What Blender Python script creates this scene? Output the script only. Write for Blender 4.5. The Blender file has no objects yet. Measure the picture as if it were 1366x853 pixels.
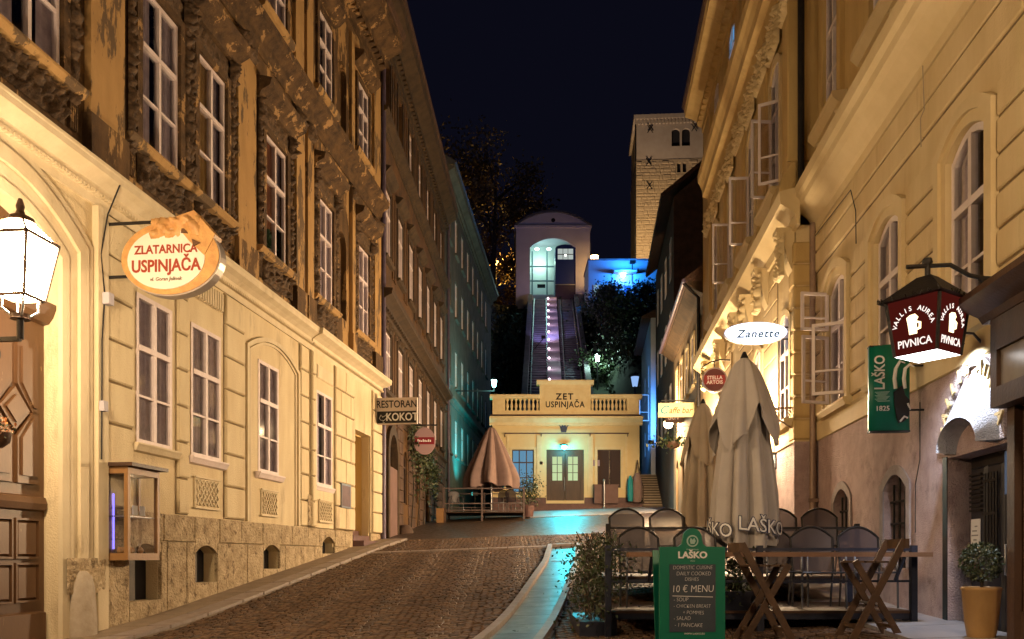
import bpy, math, random
from mathutils import Vector, Matrix, noise
random.seed(7)
sc = bpy.context.scene
C = sc.collection
# ------------------------------------------------------------------ camera, world, exposure
F, HZ, CX = 1150.0, 743.0, 683.0          # focal length, horizon row and centre column in photo pixels (1366 wide)
cam_d = bpy.data.cameras.new('camera'); cam = bpy.data.objects.new('camera', cam_d); C.objects.link(cam)
cam.location = (0, 0, 0); cam.rotation_euler = (math.pi/2, 0, 0)
cam_d.sensor_width = 36; cam_d.sensor_fit = 'HORIZONTAL'; cam_d.lens = 36*F/1366
cam_d.shift_y = (HZ-426.5)/1366; cam_d.clip_end = 600; cam_d.clip_start = 0.05
sc.camera = cam
w = bpy.data.worlds.new('World'); sc.world = w; w.use_nodes = True
bg = w.node_tree.nodes['Background']
bg.inputs['Color'].default_value = (0.30, 0.31, 0.75, 1); bg.inputs['Strength'].default_value = 0.010   # clear night sky
sc.view_settings.view_transform = 'Standard'; sc.view_settings.look = 'None'
sc.view_settings.exposure = 0.0; sc.view_settings.gamma = 1.0
sc.render.engine = 'CYCLES'
sc.cycles.use_denoising = True
try: sc.cycles.denoiser = 'OPENIMAGEDENOISE'
except Exception: pass
sc.cycles.max_bounces = 6; sc.cycles.diffuse_bounces = 3; sc.cycles.glossy_bounces = 3
sc.cycles.transparent_max_bounces = 12; sc.cycles.caustics_reflective = False; sc.cycles.caustics_refractive = False
sc.cycles.sample_clamp_indirect = 4.0
WARM = (1.0, 0.74, 0.40)
# ------------------------------------------------------------------ materials
MATS = {}
def mat(name, c, c2=None, rough=.8, scale=3., bump=0., bscale=30., metal=0., lo=.35, hi=.65, stretch=(1,1,1),
        c3=None, s3=1.2, lo3=.55, hi3=.6, spec=.4, rvar=0., detail=5.):
    if name in MATS: return MATS[name]
    m = bpy.data.materials.new(name); m.use_nodes = True; MATS[name] = m
    nt = m.node_tree; N = nt.nodes; L = nt.links; b = N['Principled BSDF']
    b.inputs['Roughness'].default_value = rough; b.inputs['Metallic'].default_value = metal
    b.inputs['Specular IOR Level'].default_value = spec
    b.inputs['Base Color'].default_value = (*c, 1)
    if c2 or bump or c3 or rvar:
        g = N.new('ShaderNodeNewGeometry'); mp = N.new('ShaderNodeMapping'); mp.inputs['Scale'].default_value = stretch
        L.new(g.outputs['Position'], mp.inputs['Vector'])
    if c2:
        n = N.new('ShaderNodeTexNoise'); n.inputs['Scale'].default_value = scale; n.inputs['Detail'].default_value = detail
        n.inputs['Roughness'].default_value = .62
        L.new(mp.outputs['Vector'], n.inputs['Vector'])
        r = N.new('ShaderNodeValToRGB'); r.color_ramp.elements[0].position = lo; r.color_ramp.elements[1].position = hi
        r.color_ramp.elements[0].color = (*c, 1); r.color_ramp.elements[1].color = (*c2, 1)
        L.new(n.outputs['Fac'], r.inputs['Fac']); col = r.outputs['Color']
        if c3:
            n3 = N.new('ShaderNodeTexNoise'); n3.inputs['Scale'].default_value = s3; n3.inputs['Detail'].default_value = 9
            n3.inputs['Roughness'].default_value = .7
            L.new(mp.outputs['Vector'], n3.inputs['Vector'])
            r3 = N.new('ShaderNodeValToRGB'); r3.color_ramp.elements[0].position = lo3; r3.color_ramp.elements[1].position = hi3
            L.new(n3.outputs['Fac'], r3.inputs['Fac'])
            mx = N.new('ShaderNodeMix'); mx.data_type = 'RGBA'
            L.new(r3.outputs['Color'], mx.inputs[0]); L.new(col, mx.inputs[6]); mx.inputs[7].default_value = (*c3, 1)
            col = mx.outputs[2]
        L.new(col, b.inputs['Base Color'])
        if rvar:
            mr = N.new('ShaderNodeMapRange'); mr.inputs[1].default_value = .3; mr.inputs[2].default_value = .7
            mr.inputs[3].default_value = rough-rvar; mr.inputs[4].default_value = rough+rvar
            L.new(n.outputs['Fac'], mr.inputs[0]); L.new(mr.outputs[0], b.inputs['Roughness'])
    if bump:
        n2 = N.new('ShaderNodeTexNoise'); n2.inputs['Scale'].default_value = bscale; n2.inputs['Detail'].default_value = 4
        L.new(g.outputs['Position'], n2.inputs['Vector'])
        bp = N.new('ShaderNodeBump'); bp.inputs['Strength'].default_value = bump; bp.inputs['Distance'].default_value = .02 if bump < .95 else .05
        L.new(n2.outputs['Fac'], bp.inputs['Height']); L.new(bp.outputs['Normal'], b.inputs['Normal'])
    return m
def emis(name, c, s):
    if name in MATS: return MATS[name]
    m = bpy.data.materials.new(name); m.use_nodes = True; MATS[name] = m
    nt = m.node_tree; nt.nodes.clear(); e = nt.nodes.new('ShaderNodeEmission'); o = nt.nodes.new('ShaderNodeOutputMaterial')
    e.inputs['Color'].default_value = (*c, 1); e.inputs['Strength'].default_value = s
    nt.links.new(e.outputs[0], o.inputs[0]); return m
def glass(name, tint=(.9,.9,.95), gl=.9, base=.12):
    if name in MATS: return MATS[name]
    m = bpy.data.materials.new(name); m.use_nodes = True; MATS[name] = m
    nt = m.node_tree; nt.nodes.clear(); N = nt.nodes; L = nt.links
    t = N.new('ShaderNodeBsdfTransparent'); t.inputs[0].default_value = (*tint, 1)
    g = N.new('ShaderNodeBsdfGlossy'); g.inputs['Roughness'].default_value = .04; g.inputs['Color'].default_value = (gl, gl, gl, 1)
    lw = N.new('ShaderNodeLayerWeight'); lw.inputs['Blend'].default_value = .35
    mr = N.new('ShaderNodeMapRange'); mr.inputs[3].default_value = base; mr.inputs[4].default_value = .75
    mx = N.new('ShaderNodeMixShader'); o = N.new('ShaderNodeOutputMaterial')
    L.new(lw.outputs['Fresnel'], mr.inputs[0]); L.new(mr.outputs[0], mx.inputs[0])
    L.new(t.outputs[0], mx.inputs[1]); L.new(g.outputs[0], mx.inputs[2]); L.new(mx.outputs[0], o.inputs[0]); return m
def mesh_fabric(name, c, alpha):
    m = bpy.data.materials.new(name); m.use_nodes = True; MATS[name] = m
    b = m.node_tree.nodes['Principled BSDF']; b.inputs['Base Color'].default_value = (*c, 1)
    b.inputs['Roughness'].default_value = .45; b.inputs['Alpha'].default_value = alpha; return m
# plaster and stone
cream = mat('cream_plaster', (.63,.51,.31), (.74,.63,.41), .85, 1.4, .6, 45, c3=(.40,.30,.18), s3=1.1, lo3=.56, hi3=.72, stretch=(1.6,1.6,.45), detail=9)
cream_trim = mat('cream_trim', (.71,.61,.42), (.62,.52,.34), .8, 3, .2, 40, c3=(.36,.27,.16), s3=1.5, lo3=.62, hi3=.74, stretch=(1,1,.5))
decay = mat('decayed_plaster', (.055,.030,.012), (.145,.082,.031), .9, 2.2, .8, 25, c3=(.40,.245,.095), s3=1.0, lo3=.55, hi3=.575, stretch=(1.3,1.3,.42))
decay_pil = mat('decayed_pilaster', (.45,.28,.11), (.37,.225,.085), .9, 2, .4, 30, c3=(.13,.085,.045), s3=1.5, lo3=.535, hi3=.565, stretch=(1.6,1.6,.5))
decay_dark = mat('decayed_trim', (.042,.023,.010), (.12,.068,.027), .9, 4, .8, 30, c3=(.36,.22,.09), s3=2.4, lo3=.57, hi3=.6)
carve = mat('carved_dark_stucco', (.045,.027,.014), (.14,.085,.042), .8, 12, .8, 60)
plinth_m = mat('plinth_stone', (.36,.275,.165), (.56,.45,.29), .92, 5, 1., 22, c3=(.20,.145,.085), s3=7, lo3=.55, hi3=.63)
brownwall = mat('brown_plaster', (.085,.042,.015), (.12,.062,.023), .9, 1.2, .5, 20, c3=(.04,.024,.013), s3=.7, lo3=.5, hi3=.65)
brown_trim = mat('brown_trim', (.075,.047,.024), (.04,.026,.015), .9, 3, .4, 25)
pinkdoor = mat('pink_plaster', (.20,.125,.115), (.16,.10,.09), .9, 2, .2, 20)
l3m = mat('grey_plaster', (.13,.125,.10), (.085,.08,.065), .9, 1.5, .2, 10)
yellow = mat('yellow_plaster', (.62,.48,.245), (.72,.58,.325), .85, .9, .4, 40, c3=(.48,.34,.165), s3=1.0, lo3=.57, hi3=.74, stretch=(1.8,1.8,.4), detail=9)
yellow2 = mat('ochre_plaster', (.50,.345,.13), (.62,.455,.19), .85, 1.2, .4, 40, c3=(.34,.23,.09), s3=1.1, lo3=.58, hi3=.74, stretch=(1.8,1.8,.4), detail=9)
trimy = mat('pale_yellow_trim', (.70,.57,.32), (.64,.51,.27), .8, 2, .15, 40)
pink = mat('pink_roughcast', (.54,.39,.37), (.68,.53,.50), .95, 5, 1.0, 60, c3=(.30,.20,.17), s3=2, lo3=.55, hi3=.7)
pink_worn = mat('pale_roughcast', (.52,.47,.46), (.42,.34,.32), .95, 6, 1.0, 60)
station_m = mat('station_plaster', (.78,.62,.33), (.74,.57,.29), .85, 1.5, .1, 30)
station_trim = mat('station_trim', (.80,.66,.38), (.74,.58,.31), .8, 3, .1, 40)
white_pl = mat('white_plaster', (.52,.50,.56), (.46,.44,.50), .85, .7, .1, 10)
tower_m = mat('tower_rubble', (.42,.33,.21), (.30,.23,.14), .92, 3, .8, 6, stretch=(1,1,2.4))
tower_pl = mat('tower_plaster', (.44,.37,.28), (.38,.31,.23), .9, .6, .1, 10)
bluewall = mat('pale_wall', (.55,.58,.62), (.48,.5,.55), .9, .6, .1, 8)
darkbrick = mat('dark_brick', (.10,.06,.045), (.06,.04,.03), .9, 3, .5, 12)
roof_m = mat('roof_tiles', (.10,.055,.035), (.06,.035,.025), .85, 6, .8, 14)
sheet = mat('sheet_metal', (.20,.20,.21), (.14,.14,.15), .45, 3, .1, 20, metal=.6)
concrete = mat('grey_concrete', (.25,.24,.25), (.18,.17,.18), .85, 1.5, .3, 15)
joint_m = mat('shade_soot_joint', (.27,.20,.105), (.20,.145,.075), .9, 3, .3, 30)
# ground
asph = mat('joint_bed', (.014,.010,.008), (.024,.017,.013), .75, 8, .6, 60)
far_setts = mat('worn_setts', (.045,.028,.018), (.085,.053,.034), .42, 6, .9, 16, rvar=.15)
cob = [mat('cobble_%s' % k, c, c2, .66, 14, .3, 60, rvar=.12, spec=.22) for k, c, c2 in
       (('tan', (.115,.066,.038), (.16,.098,.058)), ('grey', (.085,.05,.031), (.12,.075,.047)), ('dark', (.05,.031,.02), (.078,.049,.031)))]
slab_m = mat('sidewalk_slab', (.23,.175,.12), (.29,.225,.16), .75, 4, .4, 40)
chan_m = mat('wet_channel_stone', (.03,.025,.026), (.055,.045,.044), .36, 3, .08, 25, rvar=.1, spec=.7)
kerb_m = mat('kerb_stone', (.33,.27,.24), (.25,.20,.17), .5, 6, .3, 40)
pave_m = mat('plaza_slab', (.26,.25,.26), (.33,.31,.31), .38, 2, .2, 20, rvar=.1)
soil_m = mat('hill_soil', (.02,.025,.016), (.035,.04,.022), .95, 2, .6, 4)
# wood, metal, cloth
door_m = mat('carriage_door_wood', (.085,.041,.018), (.115,.058,.026), .42, 2, .06, 30, stretch=(1,1,.15), c3=(.34,.22,.12), s3=9, lo3=.66, hi3=.69)
brownwood = mat('brown_wood', (.085,.044,.025), (.055,.028,.016), .55, 4, .2, 30, stretch=(1,1,.2))
cabinet_m = mat('orange_wood', (.30,.16,.06), (.24,.125,.045), .5, 4, .2, 40)
tablewood = mat('table_wood', (.23,.125,.07), (.16,.085,.048), .5, 5, .2, 30, stretch=(.2,1,1))
stool_m = mat('stool_wood', (.06,.033,.018), (.10,.056,.03), .55, 6, .2, 40)
iron = mat('black_iron', (.018,.017,.018), (.03,.026,.024), .5, 10, .2, 60, metal=.4)
bluemetal = mat('dark_blue_metal', (.025,.03,.05), (.035,.04,.065), .4, 6, .1, 40, metal=.3)
steel = mat('galvanised_steel', (.42,.43,.45), None, .35, metal=.9)
pipe_br = mat('copper_pipe', (.34,.24,.17), (.26,.18,.13), .5, 5, .1, 30, metal=.3)
pipe_pu = mat('painted_pipe', (.14,.11,.17), (.10,.08,.12), .45, 5, .1, 30, metal=.2)
winframe = mat('window_frame_paint', (.80,.69,.68), (.70,.60,.58), .6, 5, .15, 50)
winframe_r = mat('window_frame_cream', (.80,.72,.70), (.72,.64,.60), .6, 5, .1, 50)
darkframe = mat('dark_window_frame', (.05,.03,.022), None, .5)
pane_m = glass('window_glass', (.86,.84,.88))
pane_clear = glass('clear_glass', (.97,.97,.98), base=.05)
curtain_w = mat('net_curtain', (.66,.58,.62), (.5,.44,.48), .9, 7)
curtain_y = mat('gold_curtain', (.52,.36,.12), (.44,.28,.09), .9, 7)
curtain_o = mat('rust_curtain', (.42,.2,.09), (.34,.15,.07), .9, 7)
dark_m = mat('dark_interior', (.012,.011,.013), None, .95)
canvas = mat('cream_canvas', (.52,.48,.44), (.46,.425,.39), .85, 3, .15, 30)
canvas2 = mat('warm_canvas', (.52,.44,.33), (.46,.39,.29), .85, 3, .15, 30)
canvas_p = mat('rosy_canvas', (.26,.18,.165), (.22,.15,.135), .85, 3, .15, 20)
meshf = mesh_fabric('chair_mesh', (.05,.036,.042), .86)
chair_st = mat('chair_steel', (.16,.165,.18), None, .35, metal=.8)
green = mat('beer_green', (.003,.15,.09), None, .4)
slate = mat('chalk_slate', (.035,.05,.07), (.045,.06,.08), .7, 5)
chalk = mat('chalk_white', (.75,.75,.75), None, .9)
white_p = mat('white_print', (.8,.8,.78), None, .6)
black_p = mat('black_print', (.01,.01,.01), None, .6)
blue_p = mat('navy_print', (.03,.035,.09), None, .6)
red_p = mat('red_print', (.36,.045,.02), None, .6)
gold = mat('gilt', (.62,.36,.13), (.48,.25,.09), .45, 8, .3, 50)
ochre_pot = mat('ochre_pot', (.36,.21,.07), (.30,.17,.055), .6, 5, .2, 30)
maroon = mat('maroon_stone', (.14,.07,.065), (.10,.05,.045), .6, 4, .2, 20)
leaf_g = [mat('leaf_%s' % k, c, c2, .5, 9) for k, c, c2 in (('dark', (.016,.026,.01), (.028,.042,.016)), ('mid', (.03,.05,.02), (.05,.075,.03)), ('pale', (.07,.085,.045), (.10,.12,.065)))]
leaf_a = [mat('autumn_leaf_%s' % k, c, c2, .6, 3) for k, c, c2 in (('brown', (.07,.05,.025), (.10,.07,.03)), ('gold', (.16,.11,.035), (.21,.14,.045)))]
bark = mat('bark', (.035,.026,.02), (.055,.042,.03), .9, 8, .8, 30)
# ------------------------------------------------------------------ geometry helpers
OFF = {}
class MB:
    def __init__(s): s.v = []; s.f = []; s.mi = []; s.sm = []; s.cur = 0
    def add(s, vs, fs, smooth=False):
        o = len(s.v); s.v += [tuple(p) for p in vs]
        for f in fs: s.f.append([i+o for i in f]); s.mi.append(s.cur); s.sm.append(smooth)
        return s
    def mat(s, i): s.cur = i; return s
    def box(s, x0, x1, y0, y1, z0, z1):
        if x0 > x1: x0, x1 = x1, x0
        if y0 > y1: y0, y1 = y1, y0
        if z0 > z1: z0, z1 = z1, z0
        return s.add([(x0,y0,z0),(x1,y0,z0),(x1,y1,z0),(x0,y1,z0),(x0,y0,z1),(x1,y0,z1),(x1,y1,z1),(x0,y1,z1)],
            [(0,3,2,1),(4,5,6,7),(0,1,5,4),(1,2,6,5),(2,3,7,6),(3,0,4,7)])
    def cham(s, x0, x1, z0, z1, yb, yf, c=.025):          # block with a chamfered front (front faces -y)
        v = [(x0,yb,z0),(x1,yb,z0),(x1,yb,z1),(x0,yb,z1),(x0,yf+c,z0),(x1,yf+c,z0),(x1,yf+c,z1),(x0,yf+c,z1),
             (x0+c,yf,z0+c),(x1-c,yf,z0+c),(x1-c,yf,z1-c),(x0+c,yf,z1-c)]
        return s.add(v, [(8,9,10,11)]+[(4+i,4+(i+1)%4,8+(i+1)%4,8+i) for i in range(4)]+[(i,(i+1)%4,4+(i+1)%4,4+i) for i in range(4)])
    def prism(s, pts, y0, y1, smooth=False):              # polygon in (x,z), extruded along y
        n = len(pts); v = [(x,y0,z) for x,z in pts]+[(x,y1,z) for x,z in pts]
        return s.add(v, [list(range(n)), list(range(2*n-1,n-1,-1))]+[(i,i+n,(i+1)%n+n,(i+1)%n) for i in range(n)])
    def prof(s, pts, x0, x1):                             # profile in (y,z), extruded along x
        n = len(pts); v = [(x0,y,z) for y,z in pts]+[(x1,y,z) for y,z in pts]
        return s.add(v, [list(range(n)), list(range(2*n-1,n-1,-1))]+[(i,i+n,(i+1)%n+n,(i+1)%n) for i in range(n)])
    def tube(s, pts, r, n=8, cap=True):
        pts = [Vector(p) for p in pts]; rs = r if isinstance(r, (list, tuple)) else [r]*len(pts); vs = []; up = None
        for i, p in enumerate(pts):
            d = (pts[min(i+1,len(pts)-1)]-pts[max(i-1,0)])
            if d.length < 1e-9: d = Vector((0,0,1))
            d.normalize()
            if up is None: up = Vector((0,0,1)) if abs(d.z) < .9 else Vector((1,0,0))
            a = d.cross(up)
            if a.length < 1e-6: a = d.cross(Vector((0,1,0)))
            a.normalize(); b = a.cross(d).normalized(); up = b
            for k in range(n):
                t = 2*math.pi*k/n; vs.append(p+(a*math.cos(t)+b*math.sin(t))*rs[i])
        fs = []
        for i in range(len(pts)-1):
            for k in range(n): fs.append((i*n+k, i*n+(k+1)%n, (i+1)*n+(k+1)%n, (i+1)*n+k))
        s.add(vs, fs, True)
        if cap: s.add([vs[k] for k in range(n)], [list(range(n))]); s.add([vs[(len(pts)-1)*n+k] for k in range(n)], [list(range(n))])
        return s
    def bar(s, a, b, wx, wz=None):                        # square bar between two points
        wz = wz or wx; a = Vector(a); b = Vector(b); d = (b-a).normalized()
        up = Vector((0,0,1)) if abs(d.z) < .95 else Vector((0,1,0))
        p = d.cross(up).normalized()*wx/2; q = p.cross(d).normalized()*wz/2
        v = [a-p-q,a+p-q,a+p+q,a-p+q,b-p-q,b+p-q,b+p+q,b-p+q]
        return s.add(v, [(0,3,2,1),(4,5,6,7),(0,1,5,4),(1,2,6,5),(2,3,7,6),(3,0,4,7)])
    def lathe(s, prof, c=(0,0,0), n=16, smooth=True, sq=1.):
        vs = []; m = len(prof)
        for r, z in prof:
            for k in range(n):
                t = 2*math.pi*(k+.5)/n; vs.append((c[0]+r*math.cos(t), c[1]+sq*r*math.sin(t), c[2]+z))
        fs = [(i*n+k, i*n+(k+1)%n, (i+1)*n+(k+1)%n, (i+1)*n+k) for i in range(m-1) for k in range(n)]
        s.add(vs, fs, smooth)
        s.add([vs[k] for k in range(n)], [list(range(n))[::-1]]); s.add([vs[(m-1)*n+k] for k in range(n)], [list(range(n))])
        return s
    def relief(s, x0, x1, z0, z1, y, amp=.05, cell=.06, seed=0):   # carved ornament: bumpy grid facing -y
        nx = max(2, int((x1-x0)/cell)); nz = max(2, int((z1-z0)/cell)); vs = []
        for j in range(nz+1):
            for i in range(nx+1):
                x = x0+(x1-x0)*i/nx; z = z0+(z1-z0)*j/nz; e = 0 if i in (0,nx) or j in (0,nz) else 1
                h = min(1., abs(noise.noise(Vector((x*9+seed, z*9, seed))))*1.8)+.55*abs(noise.noise(Vector((x*24, z*24+seed, 3))))
                vs.append((x, y-amp*h*e, z))
        return s.add(vs, [(j*(nx+1)+i, j*(nx+1)+i+1, (j+1)*(nx+1)+i+1, (j+1)*(nx+1)+i) for j in range(nz) for i in range(nx)], True)
    def build(s, name, mats, parent=None, loc=None, rz=0, kind=None):
        me = bpy.data.meshes.new(name); off = OFF.get(parent.name, Vector()) if parent else Vector()
        v = [(x-off.x, y-off.y, z-off.z) for x, y, z in s.v] if off.length else s.v
        me.from_pydata(v, [], s.f)
        for m in (mats if isinstance(mats, (list, tuple)) else [mats]): me.materials.append(m)
        me.polygons.foreach_set('material_index', s.mi); me.polygons.foreach_set('use_smooth', s.sm); me.update()
        o = bpy.data.objects.new(name, me); C.objects.link(o)
        if parent: o.parent = parent; OFF[o.name] = off
        if loc is not None: o.location = Vector(loc)-off
        o.rotation_euler.z = rz
        if kind: o['kind'] = kind
        return o
def tag(o, label=None, cat=None, group=None, kind=None):
    for k, v in (('label', label), ('category', cat), ('group', group), ('kind', kind)):
        if v: o[k] = v
    return o
def thing(name, label, cat, loc=(0,0,0), rz=0, group=None, off=0.):
    o = bpy.data.objects.new(name, None); C.objects.link(o); o.empty_display_size = .2
    o.location = loc; o.rotation_euler.z = rz; OFF[o.name] = Vector((0,0,off))
    return tag(o, label, cat, group)
def inst(name, me, parent, loc=(0,0,0), rot=(0,0,0), scale=(1,1,1)):
    o = bpy.data.objects.new(name, me); C.objects.link(o)
    off = OFF.get(parent.name, Vector()) if parent else Vector()
    o.parent = parent; OFF[o.name] = off
    o.location = Vector(loc)-off; o.rotation_euler = rot; o.scale = scale; return o
def copy_tree(o, parent=None):
    c = o.copy(); C.objects.link(c); c.parent = parent
    if o.name in OFF: OFF[c.name] = OFF[o.name]
    for ch in list(o.children): copy_tree(ch, c)
    return c
def lamp(name, loc, power, col, r=.1, parent=None):
    d = bpy.data.lights.new(name, 'POINT'); d.energy = power; d.color = col; d.shadow_soft_size = r
    o = bpy.data.objects.new(name, d); C.objects.link(o); o.location = loc
    if parent: o.parent = parent; o.location = Vector(loc)-OFF.get(parent.name, Vector())
    return o
def spot(name, loc, target, power, col, ang=60, r=.1, parent=None, blend=.5):
    d = bpy.data.lights.new(name, 'SPOT'); d.energy = power; d.color = col; d.shadow_soft_size = r
    d.spot_size = math.radians(ang); d.spot_blend = blend
    o = bpy.data.objects.new(name, d); C.objects.link(o); o.location = loc
    o.rotation_euler = (Vector(target)-Vector(loc)).to_track_quat('-Z', 'Y').to_euler()
    if parent: o.parent = parent
    return o
def text(body, size, m, parent, loc, name='lettering', rot=(math.pi/2,0,0), sx=1., ext=.004, bold=0., align='CENTER', shear=0., space=1.):
    cu = bpy.data.curves.new('t', 'FONT'); cu.body = body; cu.size = size; cu.extrude = ext; cu.offset = bold
    cu.align_x = align; cu.align_y = 'CENTER'; cu.shear = shear; cu.space_character = space; cu.resolution_u = 3
    t = bpy.data.objects.new('t', cu); me = bpy.data.meshes.new_from_object(t)
    bpy.data.objects.remove(t); bpy.data.curves.remove(cu)
    me.materials.clear(); me.materials.append(m); me.name = name
    return inst(name, me, parent, loc, rot, (sx, 1, 1))
def arc_text(body, size, m, parent, c, rad, a0, a1, y, sz=1., name='lettering', ext=.004, bold=0., up=1):
    n = len(body)
    for i, ch in enumerate(body):
        if ch == ' ': continue
        a = math.radians(a0+(a1-a0)*i/(n-1))
        text(ch, size, m, parent, (c[0]+rad*math.cos(a), y, c[1]+sz*rad*math.sin(a)), name, (math.pi/2, 0, 0), 1, ext, bold).rotation_euler = (math.pi/2, -(a-math.pi/2)*.8*up, 0)
class Wall:                                               # a facade plane: column vp is its vanishing point, k its scale
    def __init__(s, vp, k, side, z0, a=None):
        s.b = (vp-CX)/F; s.a = side*k/F if a is None else a; s.side = side; s.z0 = z0; s.q = math.sqrt(1+s.b*s.b); s.vp = vp
        s.org = Vector((s.a+s.b*z0, z0, 0)); s.rz = math.atan2(1, s.b) if side < 0 else math.atan2(-1, -s.b)
    def X(s, z): return s.a+s.b*z
    def u(s, z): return (z-s.z0)*s.q*(1 if s.side < 0 else -1)
    def zpx(s, px): return s.a*F/(px-s.vp)
    def up(s, px): return s.u(s.zpx(px))
    def pt(s, z, out=0., h=0.):                           # world point at depth z, standing out from the wall
        n = Vector((1, -s.b, 0))/s.q*(-s.side); p = Vector((s.X(z), z, h)); return p+n*out
def base(z):
    pts = [(-60,-3.3),(0,-1.50),(12.2,-1.135),(24,.198),(46,2.17),(60,2.17)]
    for (a, ha), (b, hb) in zip(pts, pts[1:]):
        if z <= b: return ha+(hb-ha)*(z-a)/(b-a)
    return 2.17
def G(x, z):
    return sum(base(z+d) for d in (-1.5,-.75,0,.75,1.5))/5+.037*(max(-12,min(12,x))+5.8)
def tops(op, u):
    t = (u-(op['u0']+op['u1'])/2)/((op['u1']-op['u0'])/2); t = max(-1, min(1, t)); r = op.get('rise', 0)
    return op['h1']+(r*math.sqrt(max(0,1-t*t)) if op.get('round') else r*(1-t*t))
def wall_mesh(mb, u0, u1, h0, h1, ops, y=0., rev=.2):
    us = {u0, u1}
    for o in ops:
        n = 14 if o.get('rise') else 1
        if o.get('round'):
            for i in range(n+1): us.add((o['u0']+o['u1'])/2-(o['u1']-o['u0'])/2*math.cos(math.pi*i/n))
        else:
            for i in range(n+1): us.add(o['u0']+(o['u1']-o['u0'])*i/n)
    us = sorted(us); cl = [us[0]]
    for x in us[1:]:
        if x-cl[-1] > 1e-5: cl.append(x)
    for a, b in zip(cl, cl[1:]):
        m = (a+b)/2; cov = sorted([o for o in ops if o['u0'] < m < o['u1']], key=lambda o: o['h0'])
        la = lb = h0
        for o in cov:
            if o['h0'] > max(la, lb)+1e-4: mb.add([(a,y,la),(b,y,lb),(b,y,o['h0']),(a,y,o['h0'])], [(0,1,2,3)])
            la, lb = tops(o, a), tops(o, b)
            mb.add([(a,y,la),(b,y,lb),(b,y+rev,lb),(a,y+rev,la)], [(0,1,2,3)])
            mb.add([(a,y,o['h0']),(b,y,o['h0']),(b,y+rev,o['h0']),(a,y+rev,o['h0'])], [(3,2,1,0)])
        mb.add([(a,y,la),(b,y,lb),(b,y,h1),(a,y,h1)], [(0,1,2,3)])
    for o in ops:
        for x in (o['u0'], o['u1']):
            mb.add([(x,y,o['h0']),(x,y,o['h1']),(x,y+rev,o['h1']),(x,y+rev,o['h0'])], [(0,1,2,3)])
    return mb
def shell(mb, u0, u1, h0, h1, y0, y1, top=True):          # sides, back and top behind a facade
    mb.add([(u0,y0,h0),(u0,y1,h0),(u0,y1,h1),(u0,y0,h1)], [(0,1,2,3)]); mb.add([(u1,y0,h0),(u1,y1,h0),(u1,y1,h1),(u1,y0,h1)], [(3,2,1,0)])
    mb.add([(u0,y1,h0),(u1,y1,h0),(u1,y1,h1),(u0,y1,h1)], [(0,1,2,3)])
    if top: mb.add([(u0,y0,h1),(u1,y0,h1),(u1,y1,h1),(u0,y1,h1)], [(0,1,2,3)])
    return mb
def band(mb, u0, u1, hb, hs, rise, wd, y0, y1, rnd=False, n=16, legs=True):   # arched moulding round an opening
    uc, hw = (u0+u1)/2, (u1-u0)/2; inn = []; out = []
    if legs: inn.append((u0, hb)); out.append((u0-wd, hb))
    for i in range(n+1):
        t = -math.cos(math.pi*i/n) if rnd else -1+2*i/n
        k = math.sqrt(max(0, 1-t*t)) if rnd else 1-t*t
        inn.append((uc+hw*t, hs+rise*k)); out.append((uc+(hw+wd)*t, hs+(rise+wd)*k if rnd else hs+wd*.55+(rise+wd*.45)*k))
    if legs: inn.append((u1, hb)); out.append((u1+wd, hb))
    v = []
    for (a, b), (c, d) in zip(inn, out): v += [(a,y0,b),(c,y0,d),(a,y1,b),(c,y1,d)]
    f = []
    for i in range(len(inn)-1):
        a = 4*i; b = a+4; f += [(a,a+1,b+1,b),(a+1,a+3,b+3,b+1),(a+2,a,b,b+2)]
    return mb.add(v, f)
UQ = bpy.data.meshes.new('pane'); UQ.from_pydata([(0,0,0),(1,0,0),(1,0,1),(0,0,1)], [], [(0,1,2,3)])
PANES = {}
def pane_mesh(m):
    if m.name not in PANES:
        q = UQ.copy(); q.materials.append(m); q.name = 'pane'; PANES[m.name] = q
    return PANES[m.name]
def curtain_mb(u0, u1, h0, h1, y, f=.12):
    mb = MB(); n = max(6, int((u1-u0)/.025)); v = []
    for i in range(n+1):
        x = u0+(u1-u0)*i/n; d = .011*math.sin(x*2*math.pi/f+1.3*math.sin(x*9)); v += [(x,y+d,h0),(x,y+d*.7,h1)]
    return mb.add(v, [(2*i,2*i+2,2*i+3,2*i+1) for i in range(n)], True)
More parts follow.
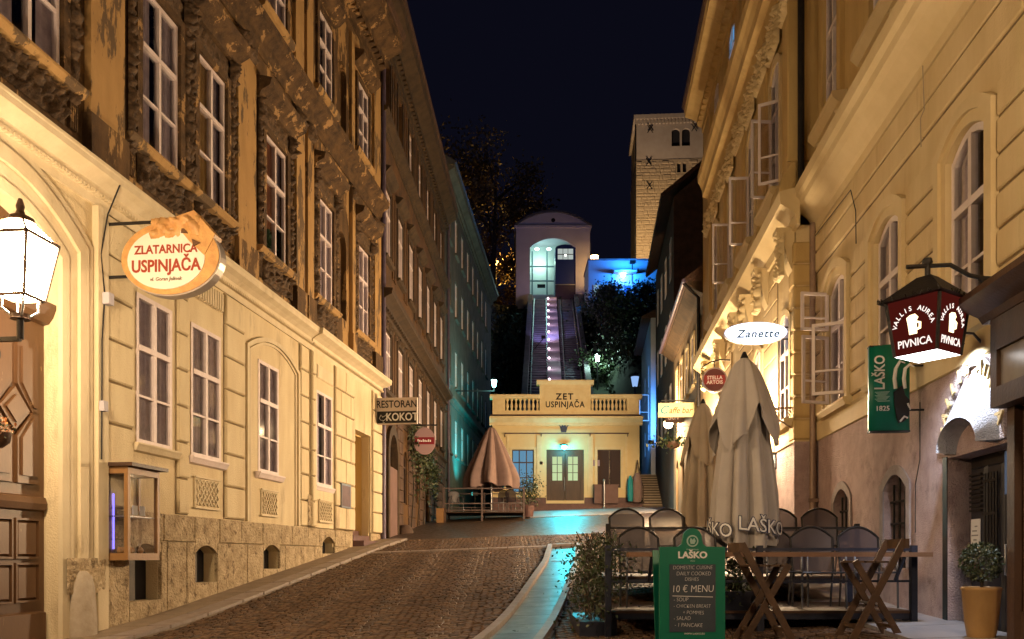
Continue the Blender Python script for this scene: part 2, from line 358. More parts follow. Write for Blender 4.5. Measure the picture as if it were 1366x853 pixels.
def window(par, u0, u1, h0, h1, y=.1, rise=0, fm=None, pm=None, top=.36, rows=2, cols=2, cur='net', w=.055, sill=None, panes=True, depth=.05):
    fm = fm or winframe; pm = pm or pane_m; mb = MB(); hp = h1+rise
    if rise: band(mb, u0+w, u1-w, h0, h1-w, rise, w, y-.02, y+depth)
    else: mb.box(u0, u1, y-.02, y+depth, h1-w, h1)
    mb.box(u0, u0+w, y-.018, y+depth, h0, h1-.002); mb.box(u1-w, u1, y-.018, y+depth, h0, h1-.002); mb.box(u0+w, u1-w, y-.019, y+depth, h0, h0+w)
    ht = h0+(hp-h0)*(1-top) if top else hp
    if top: mb.box(u0+w, u1-w, y-.035, y+depth-.006, ht-w*.6, ht+w*.6)
    cw = (u1-u0)/cols
    for i in range(1, cols): mb.box(u0+cw*i-w*.55, u0+cw*i+w*.55, y-.026, y+depth-.004, h0+w, hp-w*.5-(0 if not rise else .02))
    hl = [h0]+[h0+(ht-h0)*k/rows for k in range(1, rows)]+[ht]
    for h in hl[1:-1]: mb.box(u0+w, u1-w, y-.016, y+depth-.008, h-.018, h+.018)
    if top: hl.append(hp)
    o = mb.build('window', fm, par)
    if panes:
        for a, b in zip(hl, hl[1:]):
            for i in range(cols): inst('pane', pane_mesh(pm), o, (u0+cw*i+.01, y+.02, a+.01), (0,0,0), (cw-.02, 1, b-a-.02))
    yc = y+depth+.012
    if cur == 'net': curtain_mb(u0, u1, h0, hp, yc).build('curtain', curtain_w, o)
    elif cur == 'part':
        curtain_mb(u0, u0+(u1-u0)*.33, h0, hp, yc).build('curtain', curtain_w, o); curtain_mb(u1-(u1-u0)*.3, u1, h0, hp, yc).build('curtain', curtain_w, o)
    elif cur == 'gold': curtain_mb(u0, u0+(u1-u0)*.5, h0, hp, yc).build('curtain', curtain_y, o); curtain_mb(u0+(u1-u0)*.5, u1, h0, hp, yc+.05).build('curtain', curtain_w, o)
    elif cur == 'rust': curtain_mb(u0, u0+(u1-u0)*.55, h0+.6, hp, yc).build('curtain', curtain_o, o); curtain_mb(u0+(u1-u0)*.6, u1, h0+.8, hp, yc+.05).build('curtain', curtain_w, o)
    elif cur == 'blind': MB().box(u0, u1, yc, yc+.02, h0, hp).build('blind', curtain_w, o)
    elif cur == 'dark': MB().box(u0, u1, yc+.1, yc+.12, h0, hp).build('dark_lining', dark_m, o)
    elif cur is not None and not isinstance(cur, str): MB().box(u0, u1, yc, yc+.02, h0, hp).build('lit_blind', cur, o)
    if sill: MB().box(u0-.08, u1+.08, -sill, y-.02, h0-.07, h0-.002).build('sill', fm if fm is not darkframe else station_trim, o)
    return o
def leaves(mb, pts, size, mats=3, squash=.8):
    for p in pts:
        n = Vector((random.gauss(0,1), random.gauss(0,1), random.gauss(0,1)*squash+.5)).normalized()
        a = n.orthogonal().normalized(); t = random.random()*6.28; b = n.cross(a); d1 = a*math.cos(t)+b*math.sin(t); d2 = n.cross(d1)
        l = size*random.uniform(.6,1.3); mb.cur = random.randrange(mats)
        p = Vector(p); mb.add([p-d1*l*.5, p+d2*l*.3, p+d1*l*.6, p-d2*l*.3], [(0,1,2,3)])
    return mb
# ================================================================== the setting: street, pavement, channel, hillside
def grid(fn, xs, ys):
    mb = MB(); nx = len(xs); v = [(x, y, fn(x, y)) for y in ys for x in xs]
    return mb.add(v, [(j*nx+i, j*nx+i+1, (j+1)*nx+i+1, (j+1)*nx+i) for j in range(len(ys)-1) for i in range(nx-1)], True)
xs = [-80,-40,-20,-12]+[-11+k for k in range(23)]+[12,20,40,80]; ys = [-60,-30,-15,-8]+[-6+.5*k for k in range(107)]+[48,50]
street = grid(G, xs, ys).build('street', [asph], None); tag(street, kind='structure')
W1 = Wall(825, 8370, -1, 8.0)                 # decayed house, left
W2 = Wall(725, 0, -1, 26.2, a=W1.X(26.2)-.0365*26.2)
W3 = Wall(775, 0, -1, 43.6, a=W2.X(43.6)-.08*43.6)
WR = Wall(790, 4670, 1, 15.6)                 # yellow house, right
WR2 = Wall(790, 4243, 1, 15.6)
# channel centre line
def chx(z):
    pts = [(-4,-1.75),(10.3,.04),(18.7,1.07),(22,1.32)]
    for (a, xa), (b, xb) in zip(pts, pts[1:]):
        if z <= b: return xa+(xb-xa)*(z-a)/(b-a)
    return 1.32
CW = .29
# cobbles: segmental arcs of setts, the largest in view are objects of their own, the rest one mass
def sett_mb(mb, cx, cy, lx, ly, rot, dz=0):
    c, s = math.cos(rot), math.sin(rot); z = G(cx, cy)+dz; gx = .037; gy = (base(cy+.3)-base(cy-.3))/.6; v = []
    j = lambda: random.uniform(-.007, .007)
    for hh, k in ((0,1.0),(.024,.96),(.036,.86)):
        for sx, sy in ((-1,-1),(1,-1),(1,1),(-1,1)):
            x = sx*lx*.5*k+j(); y = sy*ly*.5*k+j(); X = x*c-y*s; Y = x*s+y*c; v.append((cx+X, cy+Y, z+hh+gx*X+gy*Y))
    mb.add(v, [(8,9,10,11)]+[(a+i, a+(i+1)%4, a+4+(i+1)%4, a+4+i) for a in (0,4) for i in range(4)])
setts = []
chord, step = 1.05, .112
for col in range(-9, 9):
    for row in range(-20, 190):
        nn = random.choice((8,9,9,10)); ph_ = random.uniform(-.2,.2)
        for i in range(nn):
            t = (i+.5+ph_)/nn-.5
            if abs(t) > .468: continue
            x = col*chord+t*chord; y = 8.2+row*step+.36*math.cos(t*2.3)-.2; ra = -math.atan(.36*2.3*math.sin(2.3*t)/chord)
            y += random.uniform(-.006,.006); x += random.uniform(-.006,.006)
            if not (8.6 < y < 26): continue
            wl = W1.X(y)+.92
            if x < wl+.05: continue
            if abs(x-chx(y)) < CW+.17 and y < 22.2: continue
            if x > WR.X(y)-.9 and y < 15: continue
            if x > WR2.X(y)-.3: continue
            if y > 21.9 and abs(y-22.1) < .2 and x < 1.2: continue
            px = CX+F*x/y; py = HZ-F*G(x,y)/y
            if px < -60 or px > 1430 or py > 905: continue
            setts.append((x, y, ra, px, py, (chord/nn-.010)/math.cos(ra)))
setts.sort(key=lambda q: q[1]+(0 if (0 < q[3] < 1366 and q[4] < 851) else 100))
sm = []
for k in range(6):
    mb = MB()
    c = random.uniform(.095,.106); d = random.uniform(.09,.102); v = []
    for hh, kk in ((0,1.0),(.024,.96),(.036,.86)):
        for sx, sy in ((-1,-1),(1,-1),(1,1),(-1,1)): v.append((sx*c*.5*kk+random.uniform(-.006,.006), sy*d*.5*kk+random.uniform(-.006,.006), hh))
    mb.add(v, [(8,9,10,11)]+[(a+i, a+(i+1)%4, a+4+(i+1)%4, a+4+i) for a in (0,4) for i in range(4)])
    me = bpy.data.meshes.new('cobblestone'); me.from_pydata(mb.v, [], mb.f); me.materials.append(cob[k % 3]); me.update(); sm.append(me)
for x, y, r, px, py, sw in setts[:300]:
    gy = (base(y+.3)-base(y-.3))/.6
    inst('cobblestone', sm[random.randrange(6)], street, (x, y, G(x, y)+random.uniform(-.006,.006)), (math.atan(gy), -math.atan(.037), r), (sw/.104, math.cos(r), 1))
mb = MB()
for x, y, r, px, py, sw in setts[300:]:
    mb.cur = random.choice((0,0,1,1,2)); sett_mb(mb, x, y, sw*random.uniform(.92,.99), random.uniform(.092,.102)*math.cos(r), r, random.uniform(-.004,.004))
mb.build('cobblestone_field', cob, street, kind='stuff')
# worn setts farther up the street, too small to tell apart
far = MB()
fx = lambda z: (W1.X(z)-.5 if z < 26 else W2.X(z)-.3, WR2.X(z)+.3)
for i in range(40):
    z0, z1 = 25.8+i*.55, 25.8+(i+1)*.55; (a0, b0), (a1, b1) = fx(z0), fx(z1)
    for k in range(6):
        q = lambda a, b, t, z: (a+(b-a)*t, z, G(a+(b-a)*t, z)+.03)
        far.add([q(a0,b0,k/6,z0), q(a0,b0,(k+1)/6,z0), q(a1,b1,(k+1)/6,z1), q(a1,b1,k/6,z1)], [(0,1,2,3)])
tag(far.build('worn_sett_paving', far_setts), kind='structure')
# pale stone strip crossing the street
mb = MB()
strip = MB(); sroot = None
for k in range(12):
    x0 = W1.X(22.1)+.95+k*.5; x1 = x0+.48
    if x1 > 1.0: break
    m2 = MB(); m2.add([(x0,22.0,G(x0,22.0)),(x1,22.0,G(x1,22.0)),(x1,22.2,G(x1,22.2)),(x0,22.2,G(x0,22.2)),
        (x0,22.0,G(x0,22.0)+.05),(x1,22.0,G(x1,22.0)+.05),(x1,22.2,G(x1,22.2)+.05),(x0,22.2,G(x0,22.2)+.05)],
        [(4,5,6,7),(0,1,5,4),(1,2,6,5),(2,3,7,6),(3,0,4,7)])
    m2.build('strip_stone', kerb_m, street)
# sidewalk of long slabs along the left house
side = MB()
def ribbon(mb, f0, f1, z0, z1, n, th, dz=0.):
    for i in range(n):
        a, b = z0+(z1-z0)*i/n, z0+(z1-z0)*(i+1)/n
        p = [(f0(a),a),(f1(a),a),(f1(b),b),(f0(b),b)]
        v = [(x,y,G(x,y)+dz) for x,y in p]+[(x,y,G(x,y)+dz+th) for x,y in p]
        mb.add(v, [(4,5,6,7),(0,1,5,4),(1,2,6,5),(2,3,7,6),(3,0,4,7)])
    return mb
walk = ribbon(MB(), lambda z: W1.X(z)-.15, lambda z: W1.X(z)+.9, 5, 26.2, 30, .03).build('pavement', slab_m); tag(walk, kind='structure')
z = 8.0
while z < 25.6:
    l = random.uniform(.85,1.3); e = min(z+l-.015, 26.1)
    ribbon(MB(), lambda q: W1.X(q)-.1, lambda q: W1.X(q)+.54, z, e, 2, .05, .035).build('slab', slab_m, walk)
    ribbon(MB(), lambda q: W1.X(q)+.555, lambda q: W1.X(q)+.9, z+.02, e-.02, 2, .052, .035).build('kerb_stone', kerb_m, walk)
    z += l
# drainage channel with raised kerbs
chan = ribbon(MB(), lambda z: chx(z)-CW-.14, lambda z: chx(z)+CW+.14, 8.8, 22, 24, .012).build('drainage_channel', chan_m); tag(chan, kind='structure')
z = 8.8
while z < 21.9:
    e = min(z+.88, 22.0)
    ribbon(MB(), lambda q: chx(q)-CW, lambda q: chx(q)+CW, z, e-.012, 2, .018, .01).build('slab', chan_m, chan)
    for sgn in (-1, 1):
        ribbon(MB(), lambda q: chx(q)+sgn*(CW+.06)-.055, lambda q: chx(q)+sgn*(CW+.06)+.055, z, e-.006, 2, .085, .01).build('kerb_stone', kerb_m, chan)
    z += .88
ribbon(MB(), lambda q: chx(q)-CW-.11, lambda q: chx(q)+CW+.11, 22.0, 22.12, 1, .085, .01).build('kerb_stone', kerb_m, chan)
ribbon(MB(), lambda q: chx(q)-CW*.8, lambda q: chx(q)+CW*.8, 18.95, 19.1, 1, .012, .028).build('drain_grate', steel, chan)
# right pavement along the wall and plaza slabs before the station
rwalk = ribbon(MB(), lambda z: WR.X(z)-.95, lambda z: WR.X(z)+.2, 3, 15.6, 20, .03).build('pavement', slab_m); tag(rwalk, kind='structure')
z = 6.5
while z < 14.5:
    ribbon(MB(), lambda q: WR.X(q)-.93, lambda q: WR.X(q)+.1, z, z+.98, 2, .05, .03).build('slab', pave_m, rwalk); z += 1.0
plaza = ribbon(MB(), lambda z: .75, lambda z: 6.9, 37.6, 46.2, 12, .01, .035).build('plaza_paving', asph); tag(plaza, kind='structure')
for i in range(7):
    for k in range(6):
        a, b = 37.6+i*1.2, 37.6+(i+1)*1.2-.03; o = (.5 if i % 2 else 0)
        ribbon(MB(), lambda q: .8+k*1.0+o*.0, lambda q: .8+k*1.0+.975, a, b, 1, .03, .04).build('slab', pave_m, plaza)
# hillside behind the lower station
def hill(x, y):
    c = 33.2-.52*(112-y) if y < 112 else 33.0
    h = max(2.2, c-1.1) if abs(x-4) < 6 else max(2.2, min(33, (33.2-.52*(110-y))+1.5*noise.noise(Vector((x*.12, y*.12, 0)))+ (2.2 if x > 9 else -.5)))
    return min(h, 33.0) if (y < 108 or (abs(x-4) < 6 and y < 112.3)) else 33.0
hs = grid(hill, [-70,-50,-35,-25,-18,-14]+[-12+1.5*k for k in range(22)]+[24,30,40,60,80], [47+1.5*k for k in range(50)]+[125,140,160,200]).build('hillside', soil_m)
tag(hs, kind='structure')
# ================================================================== LEFT: decayed house
def hpx(py, z): return (HZ-py)/F*z
def mk_house(name, label, W, z, off): return thing(name, label, 'building', (W.org.x, W.org.y, off), W.rz, None, off)
off = G(W1.X(18), 18)
L1 = mk_house('townhouse', 'old corner house with crumbling brown upper facade over a cream rusticated ground floor', W1, 8, off)
U = W1.u; cornice_h = 4.93
gw = [(13.0,14.04),(14.66,15.76),(17.4,18.44),(20.6,21.74)]
ops = [dict(u0=U(a), u1=U(b), h0=1.72, h1=4.0) for a, b in gw]
door_op = dict(u0=U(8.85), u1=U(11.2), h0=-1.6, h1=3.88, rise=.42)
niche = dict(u0=U(23.6), u1=U(25.1), h0=-.4, h1=3.5)
cell = [(12.75,13.62,.38),(14.72,15.52,.36),(17.55,18.4,.30),(21.05,21.95,.22)]
cops = []
for a, b, w_ in cell:
    zc = (a+b)/2; g = G(W1.X(zc), zc)
    cops.append(dict(u0=U(a), u1=U(b), h0=g+.34, h1=max(g+.62, .06), rise=.14))
cops[3]['h0'] = G(W1.X(21.5),21.5)+.12; cops[3]['h1'] = cops[3]['h0']+.26; cops[3]['rise'] = .16
cops[2]['h0'] = G(W1.X(18),18)+.2; cops[2]['h1'] = cops[2]['h0']+.36
mb = wall_mesh(MB(), U(4), U(26.2), -2.2, cornice_h, ops+cops+[door_op, niche], 0, .22)
shell(mb, U(4), U(26.2), -2.2, cornice_h, 0, 9)
gwall = mb.build('ground_floor_wall', cream, L1)
# niche doorway lining
m = MB(); m.box(U(23.6)+.002, U(25.1)-.002, .9, .95, -.5, 3.49); m.box(U(23.62), U(25.08), .22, .9, 3.46, 3.499)
m.box(U(25.07), U(25.098), .2, .9, -.3, 3.46); m.box(U(23.602), U(23.63), .2, .9, -.3, 3.46); m.build('doorway_lining', yellow2, L1)
for k in range(3): MB().box(U(23.6), U(25.1)+.02*k, -.32+.3*k, .9, -.3, G(W1.X(24.4),24.4)+.16+.15*k).build('step', maroon, L1)
# rusticated blocks
def blocks(par, u0, u1, hs, y, m, gap=.022, name='stone_block', brick=0, c=.022, back=0.):
    n = 0
    if m in (cream, yellow): MB().box(u0, u1, back-.012, back, hs[0], hs[-1]).build('joint_bed', joint_m, par)  # darker plate: joint shade put into the colour, along with soot
    for i, (a, b) in enumerate(zip(hs, hs[1:])):
        us_ = [u0, u1]
        if brick and u1-u0 > brick*1.1:
            k = max(1, int(round((u1-u0)/brick))); us_ = [u0+(u1-u0)*j/k for j in range(k+1)]
            if i % 2 and k > 1: us_ = [u0]+[x-(u1-u0)/k*.5 for x in us_[1:]]+[u1]
        for x0, x1 in zip(us_, us_[1:]):
            MB().cham(x0+gap/2, x1-gap/2, a+gap/2, b-gap/2, back, y, c).build(name, m, par); n += 1
hs6 = [.70+.6*k for k in range(8)]; hs6[-1] = 4.86
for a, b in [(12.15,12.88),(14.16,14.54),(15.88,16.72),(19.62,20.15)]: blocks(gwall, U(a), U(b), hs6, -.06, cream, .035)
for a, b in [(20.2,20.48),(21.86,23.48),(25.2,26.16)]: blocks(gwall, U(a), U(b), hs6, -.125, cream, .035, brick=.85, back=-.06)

# plinth stones (skip the cellar openings)
for lo, hi in ((-2.0, .25), (.25, .69)):
    z = 12.15
    while z < 26.0:
        l = random.uniform(.55,1.0); e = min(z+l, 26.15)
        g = min(G(W1.X(z), z), G(W1.X(e), e))
        segs = [(z, e)]
        if lo < 0 or hi > 0:
            for (a, b, _), o in zip(cell, cops):
                if o['h1']+o['rise'] > lo+.01 and o['h0'] < hi:
                    ns = []
                    for s0, s1 in segs:
                        if b <= s0 or a >= s1: ns.append((s0, s1))
                        else:
                            if a > s0+.06: ns.append((s0, a))
                            if b < s1-.06: ns.append((b, s1))
                    segs = ns
        for s0, s1 in segs:
            if 23.6 < (s0+s1)/2 < 25.1 or s1 > 23.55 > s0 or s1 > 25.1 > s0: continue
            b0 = max(lo, g-.1)
            if hi-b0 > .08: MB().cham(U(s0)+.006, U(s1)-.006, b0+.004, hi-.006, 0, -.055-random.random()*.012, .012).build('plinth_stone', plinth_m, gwall)
        z = e
for (a, b, _), o in zip(cell, cops):          # stone over and under each cellar opening, and its grille
    top = o['h1']+o['rise']
    m = MB(); n = 10; pts = [(o['u0']+(o['u1']-o['u0'])*i/n) for i in range(n+1)]
    for p, q in zip(pts, pts[1:]):
        if .69-min(tops(o,p), tops(o,q)) > .02: m.add([(p,-.06,tops(o,p)),(q,-.06,tops(o,q)),(q,-.06,.685),(p,-.06,.685),(p,0,tops(o,p)),(q,0,tops(o,q))], [(0,1,2,3),(4,5,1,0)])
    m.build('cellar_lintel', plinth_m, gwall); MB().box(o['u0'], o['u1'], -.06, .0, G(W1.X((a+b)/2),(a+b)/2)-.2, o['h0']).build('cellar_sill', plinth_m, gwall)
    cw_ = MB(); cw_.box(o['u0'], o['u1'], .2, .24, o['h0'], top); cw_.build('cellar_hatch', dark_m, gwall)
    MB().box(o['u0']+.004, (o['u0']+o['u1'])/2-.04, .1, .125, o['h0'], o['h1']).build('hatch_leaf', mat('hatch_grey', (.07,.065,.06), (.11,.10,.09), .7, 5), gwall)
# cornice with dentils
def cornice(par, u0, u1, h0, h1, proj, m, dent=0, name='cornice', dm=None):
    hh = h1-h0; pr = [(0,h0),(-.04,h0),(-.05,h0+.22*hh),(-.30*proj,h0+.30*hh),(-.34*proj,h0+.48*hh),(-.62*proj,h0+.6*hh),(-.95*proj,h0+.70*hh),(-.97*proj,h0+.85*hh),(-proj,h0+.88*hh),(-proj,h1-.02),(0,h1)]
    o = MB().prof(pr, u0, u1).build(name, m, par)
    if dent:
        me = MB().box(-dent*.3, dent*.3, -.30*proj-.035, -.04, h0+.23*hh, h0+.32*hh); u = u0+dent
        q = bpy.data.meshes.new('dentil'); off_ = OFF[par.name]
        q.from_pydata([(x,y,zz-off_.z) for x,y,zz in me.v], [], me.f); q.materials.append(dm or m)
        k = 0
        while u < u1 and k < 300:
            d = bpy.data.objects.new('dentil', q); C.objects.link(d); d.parent = o; d.location = (u,0,0); u += dent; k += 1
    return o
cornice(L1, U(4), U(20.2), 4.87, 5.38, .30, cream_trim, .075)
cornice(L1, U(20.2), U(26.2)+.12, 4.87, 5.38, .38, cream_trim, .075)
# carriage arch mouldings, guard stone, pilaster
for k, (wd, y) in enumerate(((.16,-.06),(.2,-.03),(.2,-.075),(.14,-.045))):
    o_ = sum((.16,.2,.2,.14)[:k]); band(MB(), U(8.85)-o_, U(11.2)+o_, -1.6, 3.88+o_*.55, .42+o_*.45, wd-.012, y, 0).build('arch_moulding', cream_trim, L1)
MB().box(U(11.92), U(12.16), -.095, .0, -1.5, 4.86).build('pilaster', cream_trim, L1)
gd = MB(); gz = 11.55; gu = U(gz); gg = G(W1.X(gz), gz)
gd.lathe([(.22,gg-.1),(.215,gg+.3),(.18,gg+.72),(.14,gg+.88),(.06,gg+.95)], (gu,-.1,0), 16, True, .8); gd.build('guard_stone', mat('guard_stone', (.46,.40,.32), (.36,.30,.22), .85, 5, .6, 20), L1)
# carriage door
dl = MB().box(U(8.85), U(11.2), .2, .28, -1.6, 4.4).build('carriage_door', door_m, L1)
def panel(x0, x1, z0, z1, d=.03):
    MB().cham(x0, x1, z0, z1, .2, .2-d, .035).build('panel', door_m, dl)
    m = MB()
    for a in ((x0-.025,x1+.025,z0-.025,z0),(x0-.025,x1+.025,z1,z1+.025),(x0-.025,x0,z0,z1),(x1,x1+.025,z0,z1)): m.box(a[0],a[1],.155,.2,a[2],a[3])
    m.build('panel_bead', door_m, dl)
for lx in (U(8.87), U(10.04)):
    lw = 1.13; c = lx+lw/2
    for x0, x1 in ((lx+.12, c-.05), (c+.05, lx+lw-.12)):
        panel(x0, x1, -.55, -.10); panel(x0, x1, .0, .46)
    for sx in (-1, 1):
        for sz in (-1, 1):                     # four cut-corner panels round a diamond
            z0, z1 = (2.05, 2.72) if sz > 0 else (.92, 1.6); q = .42; xe = c+sx*(lw/2-.12); xi = c+sx*.05
            zi = z1 if sz < 0 else z0
            pts = [(xe, z0), (xe, z1+(0 if sz > 0 else .25)), (xi+sx*(.3 if sz < 0 else 0), z1+(0 if sz > 0 else .25)), (xi, z1-.1 if sz < 0 else z1)] if sz < 0 else [(xe, z1), (xi, z1), (xi, z0+.1), (xi+sx*.3, z0-.25), (xe, z0-.25)]
            if sz < 0: pts = [(xi, z0), (xe, z0), (xe, z1+.25), (xi+sx*.3, z1+.25), (xi, z1-.1)]
            MB().prism(pts, .155, .2).build('panel', door_m, dl)
            cx_, cz_ = sum(p[0] for p in pts)/len(pts), sum(p[1] for p in pts)/len(pts)
            MB().prism([(cx_+(p[0]-cx_)*.72, cz_+(p[1]-cz_)*.8) for p in pts], .13, .156).build('panel', door_m, dl)
    MB().prism([(c,1.98-.42),(c+.27,1.83),(c,1.68+.42),(c-.27,1.83)], .15, .2).build('diamond_panel', door_m, dl)
    MB().prism([(c,1.66),(c+.18,1.83),(c,2.0),(c-.18,1.83)], .125, .152).build('diamond_panel', door_m, dl)
    MB().prof([(.2,.58),(.14,.6),(.12,.68),(.15,.76),(.2,.78)], lx, lx+lw).build('mid_rail', door_m, dl)
    MB().prof([(.2,-1.5),(.13,-1.5),(.13,-.72),(.2,-.7)], lx+.02, lx+lw-.02).build('kick_board', door_m, dl)
    panel(lx+.15, lx+lw-.15, 3.42, 3.8)
MB().prof([(.2,3.0),(.12,3.02),(.06,3.1),(.02,3.2),(.02,3.26),(.2,3.3)], U(8.86), U(11.19)).build('transom', door_m, dl)
MB().box(U(10.0)-.03, U(10.0)+.05, .12, .2, -1.5, 3.0).build('meeting_stile', door_m, dl)
# ground floor windows, blind arch, lattice vents
curs = ['net','net','net','part']
for i, ((a, b), cu) in enumerate(zip(gw, curs)):
    y = -.0 if i < 3 else -.05
    o = window(L1, U(a), U(b), 1.72, 4.0, .005+y, 0, winframe, pane_m, .36, 2, 2, cu, .07)
    MB().prof([(0,1.58),(-.07,1.6),(-.10,1.66),(-.12,1.69),(-.12,1.715),(.02,1.718)], U(a)-.12, U(b)+.12).build('sill', winframe if i else cream_trim, L1)
    if i in (0, 1):
        m = MB(); n = 12; uc, hw = (U(a)+U(b))/2, (U(b)-U(a))/2
        if i == 1:
            for k in range(n): m.prof([(-.03,4.45),(-.075,4.47),(-.075,4.78),(-.03,4.8)], uc-hw+2*hw*k/n+.015, uc-hw+2*hw*(k+1)/n-.02)
            m.build('fluted_panel', cream_trim, L1)
    if i == 3: MB().cham(U(a), U(b), 4.28, 4.62, 0, -.1, .03).build('lintel_panel', cream_trim, L1)
    if i:
        z0, z1 = .86, 1.36; m = MB(); y0 = -.03 if i < 3 else -.1
        m.box(U(a)+.12, U(b)-.12, y0+.002, 0, z0, z1)
        nx_, nz_ = 6, 3; cwx = (U(b)-U(a)-.32)/nx_; chz = (z1-z0-.06)/nz_
        for i_ in range(nx_):
            for k_ in range(nz_):
                x_, h_ = U(a)+.16+cwx*i_, z0+.03+chz*k_
                m.bar((x_,y0-.012,h_),(x_+cwx,y0-.012,h_+chz),.022,.02); m.bar((x_+cwx,y0-.014,h_),(x_,y0-.014,h_+chz),.022,.02)
        m.box(U(a)+.08,U(b)-.08,y0-.03,y0,z0-.03,z0); m.box(U(a)+.08,U(b)-.08,y0-.03,y0,z1,z1+.03)
        m.build('lattice_vent', cream_trim, L1)
band(MB(), U(16.9), U(19.5), .7, 4.12, .34, .09, -.055, 0).build('blind_arch', cream_trim, L1)
band(MB(), U(17.02), U(19.38), .7, 4.08, .32, .05, -.03, 0).build('blind_arch', cream_trim, L1)
m = MB().box(U(20.18), U(23.58), -.06, 0, .7, 4.87)
for a_, b_, c_, d_ in ((20.18,20.6,.7,4.87),(21.74,23.58,.7,4.87),(20.6,21.74,.7,1.72),(20.6,21.74,4.0,4.87),(25.12,26.2,.7,4.87),(23.58,25.12,3.5,4.87)):
    pass
m = MB()
for a_, b_, c_, d_ in ((20.18,20.6,.7,4.87),(21.74,23.58,.7,4.87),(20.6,21.74,.7,1.72),(20.6,21.74,4.0,4.87),(25.12,26.2,.7,4.87),(23.58,25.12,3.5,4.87)): m.box(U(a_), U(b_), -.06, -.001, c_, d_)
m.build('projecting_bay', cream, L1)
MB().relief(U(20.02), U(20.34), .72, 1.45, -.066, .05, .03, 3.).build('broken_plaster_patch', plinth_m, L1)
MB().relief(U(11.25), U(12.1), -.5, -.02, -.085, .03, .035, 8.).build('broken_plaster_patch', plinth_m, L1)
nb = MB().box(U(22.2), U(22.95), -.16, -.085, 1.27, 1.9).build('notice_box', sheet, L1)
MB().box(U(22.25), U(22.9), -.164, -.158, 1.32, 1.85).build('notice', maroon, nb)
# upper storeys
off_w = [(10.05,11.2,'part'),(13.1,14.2,'part'),(14.87,15.9,'gold'),(17.7,18.8,'rust'),(20.87,21.85,'net'),(24.0,25.0,'net')]
sec_w = [(10.05,11.2),(13.1,14.2),(14.87,15.9),(17.75,18.8),(20.87,21.85),(24.0,25.0)]
ops = [dict(u0=U(a), u1=U(b), h0=6.27, h1=8.72) for a, b, _ in off_w]+[dict(u0=U(a), u1=U(b), h0=11.35, h1=13.3) for a, b in sec_w]
nich = [dict(u0=U(22.35), u1=U(23.05), h0=6.3, h1=8.2, rise=.35, round=1), dict(u0=U(22.35), u1=U(23.05), h0=11.3, h1=12.7, rise=.35, round=1)]
mb = wall_mesh(MB(), U(4), U(26.2), 5.36, 15.3, ops+nich, 0, .14); shell(mb, U(4), U(26.2), 5.36, 15.3, 0, 9)
up = mb.build('upper_wall', decay, L1)
m = MB()
for o in nich: m.box(o['u0']-.02, o['u1']+.02, .14, .16, o['h0'], o['h1']+.4)
m.build('niche_back', decay, L1)
def dressed(par, a, b, h0, h1, seed, rich=True):
    u0, u1 = U(a), U(b); f = MB()
    f.box(u0-.16,u0-.02,-.07,0,h0-.1,h1+.14); f.box(u1+.02,u1+.16,-.07,0,h0-.1,h1+.14); f.box(u0-.02,u1+.02,-.07,0,h1+.02,h1+.14)
    f.build('window_surround', decay_dark, par)
    for x0, x1 in ((u0-.36,u0-.18),(u1+.18,u1+.36)):
        MB().relief(x0, x1, h0-.25, h1+.25, -.03, .11, .032, seed+x0).build('carved_strip', carve, par)
        MB().relief(x0-.03, x1+.03, h1+.1, h1+.55, -.05, .17, .035, seed+x0+9).build('carved_capital', carve, par)
        for k in range(4): MB().box(x0+.045*k, x0+.045*k+.025, -.05, 0, h0-.6, h0-.26).build('flute', decay_dark, par)
    MB().prof([(0,h0-.14),(-.1,h0-.12),(-.16,h0-.05),(-.16,h0-.01),(0,h0)], u0-.42, u1+.42).build('sill', decay_pil, par)
    MB().relief(u0-.1, u1+.1, h0-.62, h0-.16, -.02, .12, .032, seed+4).build('carved_apron', carve, par)
    MB().prof([(0,h1+.5),(-.1,h1+.52),(-.13,h1+.62),(-.32,h1+.72),(-.36,h1+.86),(0,h1+.95)], u0-.45, u1+.45).build('hood', decay_dark, par)
    MB().relief(u0-.1, u1+.1, h1+.16, h1+.5, -.03, .06, .05, seed+6).build('carved_frieze', carve, par)
for i, (a, b, cu) in enumerate(off_w):
    window(L1, U(a), U(b), 6.27, 8.72, .0, 0, winframe, pane_m, .36, 2, 2, cu, .06); dressed(L1, a, b, 6.27, 8.72, i*13.)
for i, (a, b) in enumerate(sec_w):
    window(L1, U(a), U(b), 11.35, 13.3, .0, 0, winframe, pane_m, .36, 2, 2, 'net' if i % 2 else 'part', .06)
    u0, u1 = U(a), U(b); f = MB()
    f.box(u0-.16,u0-.02,-.06,0,11.3,13.45); f.box(u1+.02,u1+.16,-.06,0,11.3,13.45); f.box(u0-.02,u1+.02,-.06,0,13.32,13.45)
    f.build('window_surround', decay_dark, L1)
    MB().prof([(0,13.6),(-.1,13.62),(-.3,13.8),(-.32,13.9),(0,14)], u0-.35, u1+.35).build('hood', decay_dark, L1)
    MB().prof([(0,11.15),(-.12,11.18),(-.16,11.3),(0,11.33)], u0-.3, u1+.3).build('sill', decay_pil, L1)
for a, b in ((11.75,12.55),(16.3,17.1),(19.25,19.75),(19.95,20.35),(23.3,23.55),(25.45,26.1)):
    MB().box(U(a), U(b), -.1, 0, 6.05, 10.0).build('pilaster', decay_pil, L1); MB().box(U(a), U(b), -.08, 0, 11.0, 14.2).build('pilaster', decay_pil, L1)
    MB().box(U(a)-.05, U(b)+.05, -.14, 0, 5.38, 6.04).build('pilaster_base', decay, L1)
    MB().relief(U(a), U(b), 9.7, 10.1, -.1, .14, .06, a).build('carved_capital', carve, L1)
